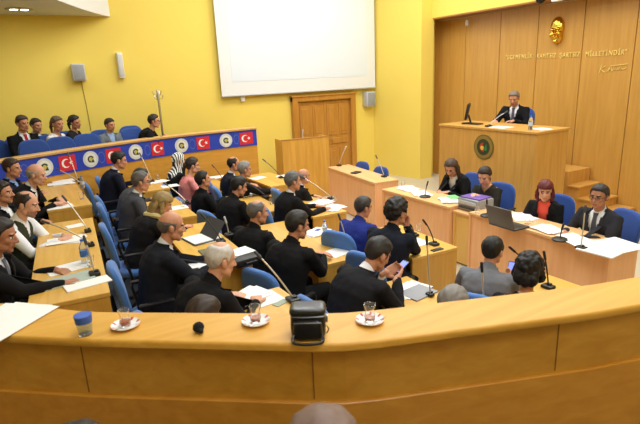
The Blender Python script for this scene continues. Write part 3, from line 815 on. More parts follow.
def chair(proto, loc, ang, label, group, scale=1.0):
    o = proto if proto.name not in USED else copy_tree(proto)
    USED[proto.name] = 1
    o.location = loc; o.rotation_euler = (0, 0, radians(ang)); setlab(o, label, group); return o
def microphone(label, bpx, tpx, z, stem=WANDS, head=DGREY, bw=.075, round_=False, group='gooseneck microphones on the desks', bend=.03, dd=0):
    b = at(*bpx, z); t_ = atd(*tpx, depth(b+V((0, 0, .1)))+dd); t_ = t_-b
    r = thing('microphone', label, 'microphone', b, 0, group)
    g = G()
    if round_: g.lathe([(0, 0), (bw*.8, 0), (bw*.8, .012), (bw*.6, .022), (.012, .03), (0, .03)], n=24)
    else: g.box((0, 0, .014), (bw, bw*1.25, .028), bev=.008); g.box((.012, 0, .034), (bw*.4, bw*.5, .012), bev=.004)
    g.obj('base', BLACK, r)
    p0 = V((0, 0, .03)); mid = p0.lerp(t_, .5)+V((0, 0, bend)); pts = [p0]+[p0*(1-k)**2+mid*2*k*(1-k)+t_*k*k for k in (.25, .5, .75, 1)]
    g = G(); g.tube(pts, .0062, 8); g.obj('gooseneck', stem, r)
    dn = (pts[-1]-pts[-2]).normalized(); g = G(); g.tube([t_-dn*.01, t_+dn*.05], [.0105, .011], 10); g.obj('capsule', head, r)
    return r
def sheet(px, py, z, w=.21, h=.297, ang=0, label='', name='paper', m=WHITE, th=.003, cat='paper', group='papers on the desks', loc=None):
    p = at(px, py, z) if loc is None else V(loc)
    g = G(); n = 2
    g.box((0, 0, th/2), (h, w, th)); o = g.obj(name, m, None, False); o.location = (p.x, p.y, z+.0006); o.rotation_euler = (0, 0, radians(ang)); tag(o, label, cat, group); return o
def pile(px, py, z, n, label, ang=0, group='papers on the desks', w=.21, h=.297, name='paper_pile'):
    p = at(px, py, z); g = G(); rr = random.Random(int(px*31+py))
    for k in range(n): g.box((rr.uniform(-.03, .03), rr.uniform(-.03, .03), .0015+k*.0035), (h, w, .0024), Rz(rr.uniform(-.3, .3)))
    o = g.obj(name, WHITE, None, False); o.location = (p.x, p.y, z+.0006); o.rotation_euler = (0, 0, radians(ang)); return tag(o, label, 'papers', group)
def glass_cup(px, py, z, label, r=.032, h=.085, name='drinking_glass', loc=None):
    p = at(px, py, z) if loc is None else loc
    g = G(); g.lathe([(0, 0), (r*.8, 0), (r, h), (r-.002, h), (r*.8-.002, .006), (0, .006)], n=22); o = g.obj(name, glassmat('clear_glass')); o.location = (p.x, p.y, z+.0005); return tag(o, label, 'glass')
def bottle(px, py, z, label, h=.2, r=.031, lab=(60, 110, 180)):
    p = at(px, py, z); t = thing('water_bottle', label, 'bottle', (p.x, p.y, z+.0005))
    g = G(); g.lathe([(0, 0), (r*.9, 0), (r, .008), (r, h*.62), (r*.9, h*.7), (r*.42, h*.88), (r*.4, h*.95), (0, h*.95)], n=20); g.obj('bottle_body', glassmat('clear_plastic', (225, 236, 246), .08), t)
    g = G(); g.lathe([(r+.0006, h*.3), (r+.0012, h*.3), (r+.0012, h*.55), (r+.0006, h*.55)], n=20); g.obj('bottle_label', mat('bottle_label_%d' % lab[0], lab, .5), t)
    g = G(); g.lathe([(0, h*.93), (r*.5, h*.93), (r*.5, h), (0, h)], n=16); g.obj('cap', mat('cap_blue', (60, 110, 200), .4), t)
    return t
# ------------------------------------------------------------------ people: the councillors
FA, FB, FG = .36, .18, .76
DS = 'dark-suited'
GREYH, WHITEH, BLK, BRN, DBR = (96, 92, 90), (196, 192, 188), (22, 20, 20), (58, 42, 32), (38, 30, 26)
NAVY, BLACKJ, CHAR, GREYJ = (24, 28, 44), (20, 20, 23), (44, 46, 52), (104, 106, 112)
def desk_hands(z=.80, x=.42, y=.16): return dict(lh=(x, y, z), rh=(x, -y, z))
# left row on the upper tier
person('a1', 10, 158, FA, -18, 'man in navy jacket and pale blue shirt at the far end of the left row', L=8, hy=-5, hc=BRN, jacket=NAVY, shirt=(130, 160, 214), style='suit', s=.95, Y=7.5)
person('a2', 36, 163, FA, -15, 'grey-haired balding man in black suit writing at the far left desk', L=22, U=8, hp=14, hc=(150, 146, 142), hair='bald', jacket=BLACKJ, skin='l', lh=(.45, .14, .80), rh=(.47, -.14, .80), s=.98)
person('a3', -1, 181, FA, -22, 'moustached man in black suit half cut off by the left photo edge', L=5, hc=DBR, jacket=BLACKJ, moustache=True, hp=0, s=.95, Y=6.05)
person('a4', 27, 190, FA, -22, 'man in white shirt and dark green waistcoat writing at the left desk', L=16, U=8, hp=16, hc=DBR, recede=.02, hair='crown', jacket=(52, 56, 40), shirt=(232, 234, 240), style='vest', stubble=True, lh=(.5, .06, .81), rh=(.52, -.10, .81), s=.94, skin='l')
person('a5', -1, 217, FA, -15, 'man in black suit with striped tie reaching over the nearest left desk', L=12, U=6, hp=12, hc=DBR, jacket=BLACKJ, shirt=(220, 220, 226), tie=(90, 96, 110), lh=(.46, .2, .80), rh=(.58, -.13, .80), s=.95, skin='d')
# second row on the middle tier
person('b1', 119, 151, FB, 2, 'young dark-haired man in navy suit at the far end of the second row', L=14, U=6, hp=12, hy=-5, hc=BLK, jacket=NAVY, s=.95, Y=8.0)
person('b2', 141, 168, FB, 0, 'dark-haired man in grey jacket half hidden behind a greying man in the second row', L=20, U=10, hp=10, hc=DBR, jacket=(86, 88, 94), s=.94, shirt=(86, 88, 94))
person('b3', 140, 171, FB, -4, 'greying balding man with glasses in charcoal jacket in the second row', L=14, U=6, hp=8, hc=(88, 82, 78), recede=.012, jacket=(72, 74, 80), glasses=True, s=.95, loc=None)
person('b4', 165, 192, FB, -2, 'fair-haired woman in black jacket and pale scarf leaning over a folder', L=22, U=12, hp=24, hc=(146, 122, 76), hair='bob', jacket=(28, 28, 32), female=True, style='openjacket', shirt=None, s=.93, lh=(.48, .14, .80), rh=(.55, -.04, .82))
person('b5', 171, 210, FB, -4, 'bald man in black suit seen in profile in the second row', L=12, U=6, hp=10, hc=(92, 84, 78), hair='bald', jacket=(28, 30, 38), tie=(110, 40, 40), lh=(.5, .12, .80), rh=(.52, -.06, .80), s=.97)
person('b6', 222, 240, FB, 14, 'white-haired man in black suit seen from behind at the nearest desk', L=18, U=10, hp=14, hy=-8, hc=WHITEH, hair='crown', jacket=BLACKJ, skin='l', s=.97, lh=(.4, .16, .80), rh=(.46, -.1, .80), shirt=BLACKJ)
person('b7', 207, 295, FB, 20, 'dark-haired man of whom only the head top shows over the ledge', L=24, U=12, hp=24, hc=(52, 40, 32), jacket=BLACKJ, glasses=True, s=.92)
# third row on the floor
person('c1', 178, 152, 0, 12, 'woman in a black and white striped headscarf in the third row', L=8, hp=4, hy=-8, hair='scarf', jacket=(26, 26, 28), female=True, style='top', s=.97, skin='l', Y=8.3)
person('c2', 192, 157, 0, -2, 'dark-haired woman in pink top in the third row', L=10, hp=8, hy=0, hair='tied', hc=DBR, jacket=(226, 142, 140), female=True, style='top', s=.98, skin='l')
person('c3', 200, 171, 0, 0, 'young man in black suit looking up from the third row', L=4, U=2, hp=-8, hc=BLK, jacket=BLACKJ, s=.93, shirt=BLACKJ)
person('c4', 240, 176, 0, 14, 'dark-haired man in black suit seen from behind in the third row', L=14, U=8, hp=16, hy=-15, hc=BLK, jacket=BLACKJ, s=.97, shirt=BLACKJ)
person('c5', 257, 199, 0, 22, 'grey-haired balding man in black suit turned away in the third row', L=10, U=6, hp=6, hy=-25, hc=GREYH, recede=.02, hair='crown', jacket=BLACKJ, s=.97, shirt=BLACKJ)
person('c6', 298, 210, 0, 20, 'broad man in black suit with clasped hands on the desk in the third row', L=14, U=8, hp=10, hy=-22, hc=(40, 36, 34), jacket=BLACKJ, s=1.0, lh=(.5, .03, .81), rh=(.5, -.05, .81), sw=.205, shirt=BLACKJ)
person('c7', 384, 237, 0, 4, 'man in black suit looking down at a phone near the front ledge', L=22, U=12, hp=30, hy=-4, hc=(44, 42, 42), jacket=(30, 30, 34), shirt=(236, 236, 240), s=1.0, lh=(.46, .06, .90), rh=(.47, -.07, .89), ldir=(.7, -.35, .35, 0, -.6, .5), rdir=(.75, .3, .3, 0, .7, .4), curl=.55, sw=.205)
# fourth row on the floor
person('d1', 233, 156, 0, -12, 'dark-haired balding man in black suit at the farthest desk below the banner', L=6, hp=4, hc=BLK, recede=.02, hair='crown', jacket=(28, 32, 44), s=.95)
person('d2', 244, 161, 0, -8, 'grey-haired man in black suit passing a paper at the farthest desk', L=12, hp=4, hc=(130, 128, 126), jacket=BLACKJ, s=.95, rh=(.6, -.1, .82))
person('d3', 303, 168, 0, -6, 'bald man in black suit partly hidden behind a grey-haired man before the lectern', L=10, hp=4, hair='bald', hc=(120, 112, 106), jacket=BLACKJ, s=.95, Y=6.35)
person('d4', 292, 171, 0, -4, 'grey-haired man in black suit and white collar facing the lectern', L=10, U=4, hp=2, hc=(92, 92, 94), jacket=BLACKJ, s=.97, lh=(.5, .08, .80), rh=(.52, -.14, .80))
person('d5', 364, 196, 0, 20, 'man in royal blue suit seen from behind', L=12, U=6, hp=10, hy=-22, hc=(56, 52, 50), jacket=(40, 52, 130), s=.97, shirt=(40, 52, 130), Y=4.3)
person('d6', 397, 198, 0, 16, 'curly-haired man in dark navy suit resting his chin on his hand', L=16, U=6, hp=6, hy=-12, hc=BLK, hair='curly', jacket=(22, 26, 38), s=1.0, rh=(.30, -.06, 1.03), rdir=(.15, .1, 1, -1, .2, .2), lh=(.42, .12, .80), curl=.9, shirt=(22, 26, 38))
person('d7', 455, 285, 0, 22, 'grey-haired man whose head just shows over the front ledge', L=20, U=10, hp=14, hc=(128, 124, 120), jacket=CHAR, s=.95, shirt=CHAR)
person('e1', 494, 236, 0, 28, 'black-haired man in grey jacket seen from behind near the clerks\' desk', L=9, U=12, hp=12, hy=-10, hc=BLK, jacket=(116, 118, 124), s=.97, rh=(.44, -.12, .80), rdir=(.7, .1, .5, 0, .5, .3), shirt=(116, 118, 124), Y=2.6)
person('e2', 531, 251, 0, 34, 'curly black-haired woman in black top seen from behind', L=6, U=12, hp=10, hy=-10, hc=(16, 15, 16), hair='volume', jacket=(24, 24, 26), female=True, style='top', s=.95)
# clerks facing the chamber
person('k1', 450, 160, 0, 184, 'brown-haired woman in black jacket reading at the clerks\' desk far end', L=16, U=10, hp=26, hy=14, hair='long', hc=(70, 50, 36), jacket=(22, 22, 24), shirt=(236, 236, 236), female=True, style='suit', s=.97, lh=(.40, .08, .80), rh=(.44, -.06, .80), lap=True)
person('k2', 484, 167, 0, 190, 'woman with tied-back dark hair in olive black top behind the grey printer', L=8, U=6, hp=20, hy=8, hair='tied', hc=(44, 32, 28), jacket=(44, 42, 36), female=True, style='top', s=.95, skin='l', lh=(.34, .06, .92), rh=(.36, -.05, .92), ldir=(.6, -.4, .3, 0, -.5, -.6), rdir=(.6, .4, .3, 0, .5, -.6))
person('k3', 546, 180, 0, 196, 'red-haired woman in black jacket over a coral top', L=14, U=8, hp=8, hy=18, hair='bob', hc=(96, 32, 34), jacket=(24, 24, 27), shirt=(240, 96, 80), female=True, style='openjacket', sleeve=.1, s=.93, skin='l', lh=(.36, .03, .80), rh=(.36, -.12, .80))
person('k4', 601, 184, 0, 178, 'man with glasses in charcoal suit at the near end of the clerks\' desk', L=10, U=4, hp=0, hy=8, hc=(44, 40, 40), jacket=(44, 44, 50), shirt=(232, 232, 236), tie=(70, 74, 84), glasses=True, s=.96, lh=(.44, .06, .80), rh=(.42, -.18, .80), skin='d')
# speaker on the rostrum
FR = .80
person('sp', 514, 91, FR, 196, 'grey-haired man in black suit and striped tie speaking at the high rostrum', L=10, U=6, hp=20, hy=8, hc=(120, 108, 98), jacket=(22, 22, 27), shirt=(236, 236, 240), tie=(92, 84, 100), s=.98, lh=(.42, .12, .80), rh=(.5, -.2, .80))
# side gallery
person('g1', 21, 115, FG, -62, 'man in black suit and red tie in the side gallery', L=2, U=4, hp=6, hy=10, hc=BRN, jacket=BLACKJ, tie=(170, 36, 44), s=.95, lh=(.3, .06, .66), rh=(.3, -.06, .67), Y=9.5)
person('g2', 35, 118, FG, -50, 'dark-haired man half hidden behind the man with the red tie in the gallery', L=2, hp=6, hc=DBR, jacket=(88, 90, 92), s=.93, lh=(.3, .1, .62), rh=(.3, -.1, .62), Y=9.92)
person('g3', 56, 116, FG, -38, 'woman in white jacket in the side gallery', L=6, hp=6, hy=-8, hair='tied', hc=(92, 74, 56), jacket=(226, 222, 220), female=True, style='top', s=.95, lh=(.34, .06, .66), rh=(.34, -.06, .66), Y=9.4)
person('g4', 73, 115, FG, -30, 'dark-haired woman in black jacket leaning sideways in the side gallery', L=6, U=6, hp=8, hy=-10, hr=12, hair='tied', hc=DBR, jacket=(34, 34, 36), shirt=(200, 200, 200), female=True, style='top', s=.95, lh=(.34, .1, .68), rh=(.4, -.1, .68), Y=9.85)
person('g5', 109, 118, FG, -64, 'man in grey suit and open pale blue shirt in the side gallery', L=4, hp=6, hy=10, hc=DBR, jacket=(112, 118, 126), shirt=(150, 176, 216), s=.95, lh=(.34, .1, .62), rh=(.34, -.1, .62), Y=9.5)
person('g6', 153, 114, FG, -18, 'man with glasses in black jacket leaning on the gallery rail', L=24, U=8, hp=4, hy=0, hc=DBR, jacket=(20, 20, 22), style='openjacket', shirt=None, glasses=True, s=.95, lh=(.46, .05, .86), rh=(.42, -.2, .85), Y=9.35)
# onlookers in the rear gallery right below the camera
person('f1', 321, 411, .5, 60, 'greying balding person in the foreground below the ledge', L=6, hp=12, hc=(116, 94, 84), hair='short', jacket=CHAR, s=.98, skin='l', lh=(.28, .12, .62), rh=(.28, -.12, .62))
person('f2', 70, 427, .5, 64, 'dark-haired person at the bottom photo edge of whom only hair shows', L=6, hp=12, hc=DBR, jacket=CHAR, s=.95, lh=(.28, .12, .62), rh=(.28, -.12, .62))
# pale scarf of the fair-haired woman
r = PEOPLE['b4']; p0, p1, p2, p3 = r['p']; s = r['s']
g = G(); g.tube(catmull([p2+V((.17, .07, -.1)), p3+V((.11, .07, -.04)), p3+V((.02, .09, .03)), p3+V((-.07, 0, .04)), p3+V((.02, -.09, .03)), p3+V((.11, -.07, -.04)), p2+V((.17, -.09, -.2))], 5), .03, 8)
g.obj('scarf', clothmat((206, 190, 130)), r['root'], True, s)
# ------------------------------------------------------------------ chairs under them
CHL = {'k2': 'woman behind the grey printer', 'k3': 'red-haired woman', 'k4': 'clerk with glasses', 'sp': 'speaker at the high rostrum', 'b1': 'young man in navy at the far second row', 'b2': 'half hidden man of the second row', 'b3': 'greying man with glasses', 'b4': 'fair-haired woman with the scarf', 'b7': 'man of whom only the head top shows', 'a1': 'man in navy jacket in the left row', 'a3': 'moustached man', 'a4': 'man in the dark green waistcoat', 'a5': 'man in striped tie at the nearest left desk', 'd3': 'bald man before the lectern', 'd1': 'balding man at the farthest desk', 'd7': 'grey-haired man just behind the ledge', 'e1': 'man in grey jacket', 'e2': 'curly-haired woman', 'f1': 'balding person in the foreground', 'f2': 'dark-haired person at the bottom photo edge', 'k1': 'woman reading at the far end', 'g1': 'man with the red tie', 'g2': 'half hidden man in the gallery', 'g3': 'woman in white', 'g4': 'woman leaning sideways', 'g5': 'man in grey suit in the gallery', 'g6': 'man leaning on the gallery rail', 'a2': 'balding man writing at the far left desk'}
who = {k: v['label'].split(' seen')[0] for k, v in PEOPLE.items()}
for k, v in PEOPLE.items():
    clerk = k[0] in 'kg' or k == 'sp'
    d = Rz(radians(v['face'])) @ V((.09 if k in ('b7', 'e2') else -.15 if k == 'e1' else -.02, 0, 0))
    fa = v['face']
    if k[0] == 'g': fa = -75
    if k == 'k4': fa = 160
    chair(CHB if clerk else CHA, v['loc']+d, fa, ('dark blue' if clerk else 'blue')+' office armchair under the '+CHL.get(k, ' '.join(v['label'].split()[:11])).replace(' in the second row', ' of the second row'), 'occupied chairs')
def empty_chair(px, py, z, ang, label, proto, ztop=.98, fl=0):
    p = at(px, py, fl+ztop); d = Rz(radians(ang)) @ V((.28, 0, 0)); return chair(proto, V((p.x+d.x, p.y+d.y, fl)), ang, label, 'empty blue chairs')
sc1 = chair(CHB, V((5.27, 7.8, 0)), 184, 'empty blue chair behind the small side desk, the left one', 'empty blue chairs')
sc2 = chair(CHB, V((5.20, 7.12, 0)), 184, 'empty blue chair behind the small side desk, the right one', 'empty blue chairs')
sc1.scale = sc2.scale = (.9, .9, .9)
empty_chair(97, 175, 0, -6, 'empty blue chair farthest back in the second row below the banner', CHA, fl=FB)
p = atY(131, 128, 10.2); chair(CHB, V((p.x+.02, 9.96, FG)), -82, 'empty dark blue chair in the gallery left of the man leaning on the rail', 'empty blue chairs')
p = atY(31, 144, 8.85); chair(CHB, V((p.x+.08, p.y-.06, FG)), -78, 'empty dark blue chair in the gallery front row before the man with the red tie', 'empty blue chairs')
p = atY(58, 138, 8.98); chair(CHB, V((p.x+.08, p.y-.06, FG)), -78, 'empty dark blue chair in the gallery front row before the woman in white', 'empty blue chairs')
p = atY(85, 133, 9.1); chair(CHB, V((p.x+.08, p.y-.06, FG)), -78, 'empty dark blue chair in the gallery front row before the woman leaning sideways', 'empty blue chairs')
p = atY(3, 142, 9.6); chair(CHB, V((p.x-.08, 9.35, FG)), -75, 'empty dark blue chair at the left photo edge in the gallery back row', 'empty blue chairs')
# ------------------------------------------------------------------ desks
def wpt(px, py, z): return at(px, py, z)
GRP = 'council desks'
ZA, ZB, Z0 = FA+.77, FB+.77, .77
D = {}
D['a_near'] = desk('council_desk', 'nearest desk of the left row with a water bottle on it', wpt(110, 292, ZA), 2.25, .5, radians(-4), FA, .77, W_DESK, W_DESKV, group=GRP)
D['a_far'] = desk('council_desk', 'far desk of the left row below the banner', wpt(92, 204, ZA), 1.75, .48, radians(1), FA, .77, W_DESK, W_DESKV, group=GRP)
D['b_front'] = desk('council_desk', 'desk just behind the front ledge with papers and a long microphone', V((1.50, 2.15, 0)), 1.1, .5, radians(1), FB, .77, W_DESK, W_DESKV, group=GRP)
D['b_near'] = desk('council_desk', 'desk under the open grey folder in the second row', wpt(253, 259, ZB), 1.45, .5, radians(-2), FB, .77, W_DESK, W_DESKV, group=GRP)
D['b_mid'] = desk('council_desk', 'middle desk of the second row in front of the greying men', wpt(197, 215, ZB), 1.1, .5, radians(-2), FB, .77, W_DESK, W_DESKV, group=GRP)
D['b_far'] = desk('council_desk', 'farthest desk of the second row near the gallery front', wpt(170, 188, ZB), .85, .5, radians(0), FB, .77, W_DESK, W_DESKV, group=GRP)
D['c_front'] = desk('council_desk', 'desk just behind the front ledge before the man with a phone', V((2.66, 2.36, 0)), .8, .5, radians(-1), 0, .77, W_DESK, W_DESKV, group=GRP)
D['c_near'] = desk('council_desk', 'desk in front of the man with clasped hands in the third row', wpt(362, 256, Z0), 1.6, .5, radians(-2), 0, .77, W_DESK, W_DESKV, group=GRP)
D['c_mid'] = desk('council_desk', 'middle desk of the third row in front of the man seen from behind', wpt(285, 209, Z0), 1.25, .5, radians(-2), 0, .77, W_DESK, W_DESKV, group=GRP)
D['c_far'] = desk('council_desk', 'farthest desk of the third row in front of the woman in pink', wpt(236, 189, Z0), 1.05, .55, radians(-1), 0, .77, W_DESK, W_DESKV, group=GRP)
D['d_far2'] = desk('council_desk', 'farthest desk of the fourth row left of the lectern', wpt(300, 182, Z0), 1.2, .55, radians(0), 0, .77, W_DESK, W_DESKV, group=GRP)
D['d_far'] = desk('council_desk', 'desk with scattered papers in front of the men facing the lectern', wpt(347, 211, Z0), 1.5, .5, radians(-3), 0, .77, W_DESK, W_DESKV, group=GRP)
D['d_mid'] = desk('council_desk', 'desk in front of the curly-haired man in navy', wpt(458, 247, Z0), 1.0, .58, radians(-2), 0, .77, W_DESK, W_DESKV, group=GRP)
D['d_front'] = desk('council_desk', 'desk hidden behind the front ledge before the grey-haired man', V((2.9, 1.45, 0)), .86, .42, radians(0), 0, .77, W_DESK, W_DESKV, group=GRP)
D['e_front'] = desk('council_desk', 'desk hidden before the grey-jacketed man and the curly-haired woman', V((3.66, 1.85, 0)), .74, .38, 0, 0, .77, W_DESK, W_DESKV, group=GRP)
# small side desk, clerks' desks
a, b = wpt(328, 167, Z0), wpt(375, 183, Z0); an = atan2(b.y-a.y, b.x-a.x)+pi/2
D['side'] = desk('side_desk', 'pale beech side desk in front of two empty blue chairs', (b.x+.46, b.y-.04, 0), (a-b).length, .46, an, 0, .77, W_BEECHT, W_BEECH, flip=True, cat='desk')
D['clerk_far'] = desk('clerk_desk', 'far pale beech clerk desk in front of the woman reading', (5.08, 4.60, 0), 1.42, .48, radians(.5), 0, .77, W_BEECHT, W_BEECH, flip=True)
D['clerk_mid'] = desk('printer_stand', 'low yellow desk section between the clerk desks carrying the grey printer', (5.10, 4.27, 0), .325, .44, 0, 0, .72, W_BEECHT, W_MAPLE, flip=True)
D['clerk_near'] = desk('clerk_desk', 'near pale beech clerk desk with a laptop and documents', (4.98, 2.42, 0), 1.84, .46, radians(-3.0), 0, .77, W_BEECHT, W_BEECH, flip=True)
# ------------------------------------------------------------------ rostrum, its platform and steps, lectern
RX = 6.35; tl, tr = atX(440, 124, RX), atX(537, 132, RX); zr = (tl.z+tr.z)/2
bk = at(571, 130, zr)
ro = thing('rostrum', 'high oak veneer rostrum with a round emblem in front of the panelled wall', 'rostrum', (RX, (tl.y+tr.y)/2, 0))
ly = tl.y-tr.y; dp = .75
g = G(); g.box((dp/2, 0, zr-.02), (dp+.03, ly+.03, .04), bev=.006); g.obj('top', W_ROST, ro, False)
g = G(); g.box((.015, 0, (zr-.04)/2), (.03, ly, zr-.04), bev=.003); g.obj('front_panel', W_ROST, ro, False)
for q in (1, -1): g = G(); g.box((dp/2+.01, q*(ly/2-.015), (zr-.04)/2), (dp-.03, .03, zr-.04), bev=.003); g.obj('side_panel', W_ROST, ro, False)
e = atX(484, 147, RX); ey, ez = e.y-ro.location.y, e.z
T = lambda q: V((-.001-q[2], ey-q[0], ez+q[1]))
circ = lambda r, x=0, y=0, k=36: [(x+r*cos(2*pi*j/k), y+r*sin(2*pi*j/k)) for j in range(k)]
em = G().prism(circ(.2), 0, .012, T=T).obj('emblem', mat('emblem_olive', (112, 92, 36), .5), ro, False)
G().prism(circ(.183), .012, .015, T=T).obj('emblem_ring', mat('emblem_ring_olive', (140, 116, 52), .5), em, False)
G().prism(circ(.13), .015, .018, T=T).obj('emblem_field', mat('emblem_dark_green', (52, 58, 34), .5), em, False)
g = G(); g.prism([(.07*cos(a), .07*sin(a)+.0) for a in [radians(90+k*13) for k in range(16)]]+[(.04*cos(a)-.004, .04*sin(a)) for a in [radians(285-k*13) for k in range(16)]], .018, .022, T=T); g.obj('emblem_arc', mat('emblem_red', (188, 52, 36), .5), em, False)
g = G(); g.prism([(.005, -.05), (.08, -.05), (.065, .055), (.045, .02)], .018, .023, T=T); g.obj('emblem_leaf', mat('emblem_leaf_green', (44, 128, 72), .5), em, False)
g = G(); g.prism(circ(.034, -.02, -.012, 20), .018, .024, T=T); g.obj('emblem_sun', mat('emblem_sun', (226, 190, 60), .5), em, False)
g = G(); g.prism([(7.0, 4.72), (8.05, 5.36), (8.65, 5.75), (8.65, 7.0), (7.0, 6.4)], 0, FR); g.box((8.36, 5.76, .345), (.62, 1.1, .69)); struct('floor_rostrum_platform', g, W_ROST)
for k, (y0, y1, z) in enumerate(((5.0, 5.21, .46), (4.68, 5.0, .27), (4.38, 4.68, .12))):
    g = G(); g.box((8.36, (y0+y1)/2, (z-.03)/2), (.62, abs(y1-y0)-.004, z-.03)); g.box((8.35, (y0+y1)/2-.008, z-.015), (.65, abs(y1-y0)+.016, .03), bev=.004)
    struct('floor_step_%d' % (k+1), g, W_ROST)
lc = atY(283, 141, 9.0); lr = atY(327, 140, 9.0)
le = thing('lectern', 'tall plain oak lectern in front of the wooden double door', 'lectern', ((lc.x+lr.x)/2, 9.0, 0), radians(-8))
w = lr.x-lc.x; hz = lc.z
g = G(); g.box((0, 0, hz/2), (w, .03, hz), bev=.003); g.obj('front_panel', W_DESKV, le, False)
for q in (1, -1): g = G(); g.box((q*(w/2-.015), .24, hz/2), (.03, .45, hz), bev=.003); g.obj('side_panel', W_DESKV, le, False)
g = G(); g.box((0, .24, hz-.1), (w-.06, .42, .025), Rx(.1)); g.obj('reading_shelf', W_DESKV, le, False)
g = G(); g.box((0, .0, hz+.008), (w+.02, .05, .016), bev=.004); g.obj('top_rail', wood('lectern_edge', (170, 118, 54), (186, 134, 66), 'x'), le, False)
# ------------------------------------------------------------------ lights
def area(name, x, y, z, sx, sy, power, c=(.94, .985, 1)):
    l = bpy.data.lights.new(name, 'AREA'); l.shape = 'RECTANGLE'; l.size = sx; l.size_y = sy; l.energy = power; l.color = c
    o = bpy.data.objects.new(name, l); col.objects.link(o); o.location = (x, y, z); return o
for x, y in ((1.5, 1.5), (4.5, 1.5), (6.6, 1.5), (2.8, 4.5), (5.4, 4.5), (7.0, 4.5), (3.2, 7.6), (5.6, 7.6), (6.8, 7.6)):
    area('ceiling_panel_light', x, y, ZC-.05, 1.6, 1.6, (78 if y > 2 else 58) if x < 6.5 else 46, (.94, .985, 1))
area('ceiling_cove_light', 4.6, 9.5, ZC-.05, 5.5, .5, 24)
area('ceiling_gallery_light', 0, 9.3, 3.65, 3.0, .3, 14)
area('ceiling_rear_light', .6, -1.2, ZC-.05, 3, 2, 100)
wd = bpy.data.worlds.new('world'); scn.world = wd; wd.use_nodes = True
wd.node_tree.nodes['Background'].inputs[0].default_value = (.95, .98, 1, 1); wd.node_tree.nodes['Background'].inputs[1].default_value = .3
scn.view_settings.view_transform = 'Standard'; scn.view_settings.look = 'None'; scn.view_settings.gamma = 1; scn.view_settings.exposure = 0.15

# ------------------------------------------------------------------ things on the desks
nv = lambda k: ' '.join(PEOPLE[k]['label'].split()[:9])
# left row
sheet(63, 168+13, ZA, ang=5, label='white papers in front of the navy-jacketed man at the far left desk', loc=None)
pile(61, 184, ZA, 3, 'white papers under the hand of the grey-haired balding man', 10)
sheet(60, 207, ZA, .2, .28, 4, 'white sheet at the near end of the far left desk')
pile(66, 241, ZA, 3, 'papers the man in the waistcoat is writing on', -10)
sheet(75, 226, ZA, .13, .16, 10, 'small folded paper at the far end of the nearest left desk')
sheet(68, 268, ZA, .21, .30, 10, 'white sheet under the hand of the man with the striped tie')
sheet(68, 281, ZA, .20, .34, 8, 'grey-green booklet on the nearest left desk', 'booklet', mat('booklet_green', (172, 186, 176), .5), .012, 'booklet')
sheet(88, 284, ZA, .14, .3, 8, 'white folded papers beside the booklet at the near desk corner', th=.008)
bottle(86, 263, ZA, 'water bottle with blue label on the nearest left desk', .2, .033)
bottle(83, 188, ZA, 'small water bottle on the far left desk at its outer edge', .17, .028, (200, 205, 210))
glass_cup(82, 199, ZA, 'clear drinking glass at the near corner of the far left desk')
glass_cup(91, 266, ZA, 'clear drinking glass behind the water bottle on the nearest left desk')
microphone('pale gooseneck microphone leaning left at the far left desk before the balding man', (80, 184), (59, 170), ZA, bw=.06)
microphone('pale gooseneck microphone at the farthest corner of the left row below a flag', (78, 181), (69, 156), ZA, bw=.06)
microphone('pale gooseneck microphone leaning over the waistcoated man\'s papers', (88, 232), (66, 200), ZA, bw=.06)
microphone('pale gooseneck microphone lying low at the middle of the left desk', (91, 246), (48, 223), ZA, bw=.06)
microphone('black microphone base beside the water bottle on the nearest left desk', (95, 275), (86, 243), ZA)
# second row
sheet(170, 186, ZB, .2, .26, 0, 'white sheet on the farthest desk of the second row')
pile(158, 182, ZB, 2, 'papers in front of the young man in navy suit', 15)
microphone('microphone at the far second-row desk reaching up to the banner edge', (152, 182), (141, 156), ZB)
glass_cup(158, 179, ZB, 'clear glass on the farthest second-row desk')
microphone('pale gooseneck microphone on the middle second-row desk', (186, 203), (167, 185), ZB)
glass_cup(183, 207, ZB, 'clear glass on the middle desk of the second row')
sheet(176, 208, ZB, .2, .28, 0, 'white sheet on the middle desk of the second row')
fo = thing('open_folder', 'open dark grey folder held upright by the fair-haired woman', 'folder', at(199, 240, ZB)+V((0, 0, .001)), radians(8))
G().box((.0, .0, .006), (.24, .32, .008), bev=.002).obj('folder_back', mat('folder_grey', (66, 68, 72), .6), fo, False)
G().box((.155, .0, .09), (.006, .34, .22), Ry(radians(38)), bev=.002).obj('folder_cover', MATS['folder_grey'], fo, False)
G().box((-.01, .0, .013), (.2, .28, .006)).obj('inner_paper', WHITE, fo, False)
sheet(209, 240, ZB, .2, .26, -5, 'white sheet beside the open folder')
pile(207, 262, ZB, 4, 'white papers beneath the hands of the bald man', 5)
sheet(215, 251, ZB, .19, .27, 0, 'olive green folder lying before the bald man', 'folder', mat('folder_olive', (106, 108, 76), .6), .01, 'folder')
microphone('black gooseneck microphone rising beside the open grey folder', (221, 242), (205, 218), ZB, BLACK, BLACK)
microphone('short pale microphone standing at the corner of the folder desk', (229, 236), (226, 222), ZB, WANDS, LGREY)
case = thing('briefcase', 'black briefcase under a white sheet at the near end of the folder desk', 'briefcase', at(243, 262, ZB)+V((0, 0, .001)), radians(6))
G().box((0, 0, .035), (.26, .26, .07), bev=.02).obj('case_body', mat('black_leather', (24, 24, 26), .45, bump=.1), case)
g = G(); g.tube([(-.05, -.13, .04), (-.05, -.165, .045), (.05, -.165, .045), (.05, -.13, .04)], .008, 8); g.obj('case_handle', BLACK, case)
pp = at(241, 251, ZB+.075); sheet(0, 0, ZB+.0715, .18, .2, 10, 'white sheet lying on the black briefcase', loc=pp)
pile(248, 297, ZB, 4, 'scattered white papers on the desk behind the front ledge', 20)
sheet(262, 300, ZB, .21, .28, 5, 'white printed sheet on the desk behind the front ledge')
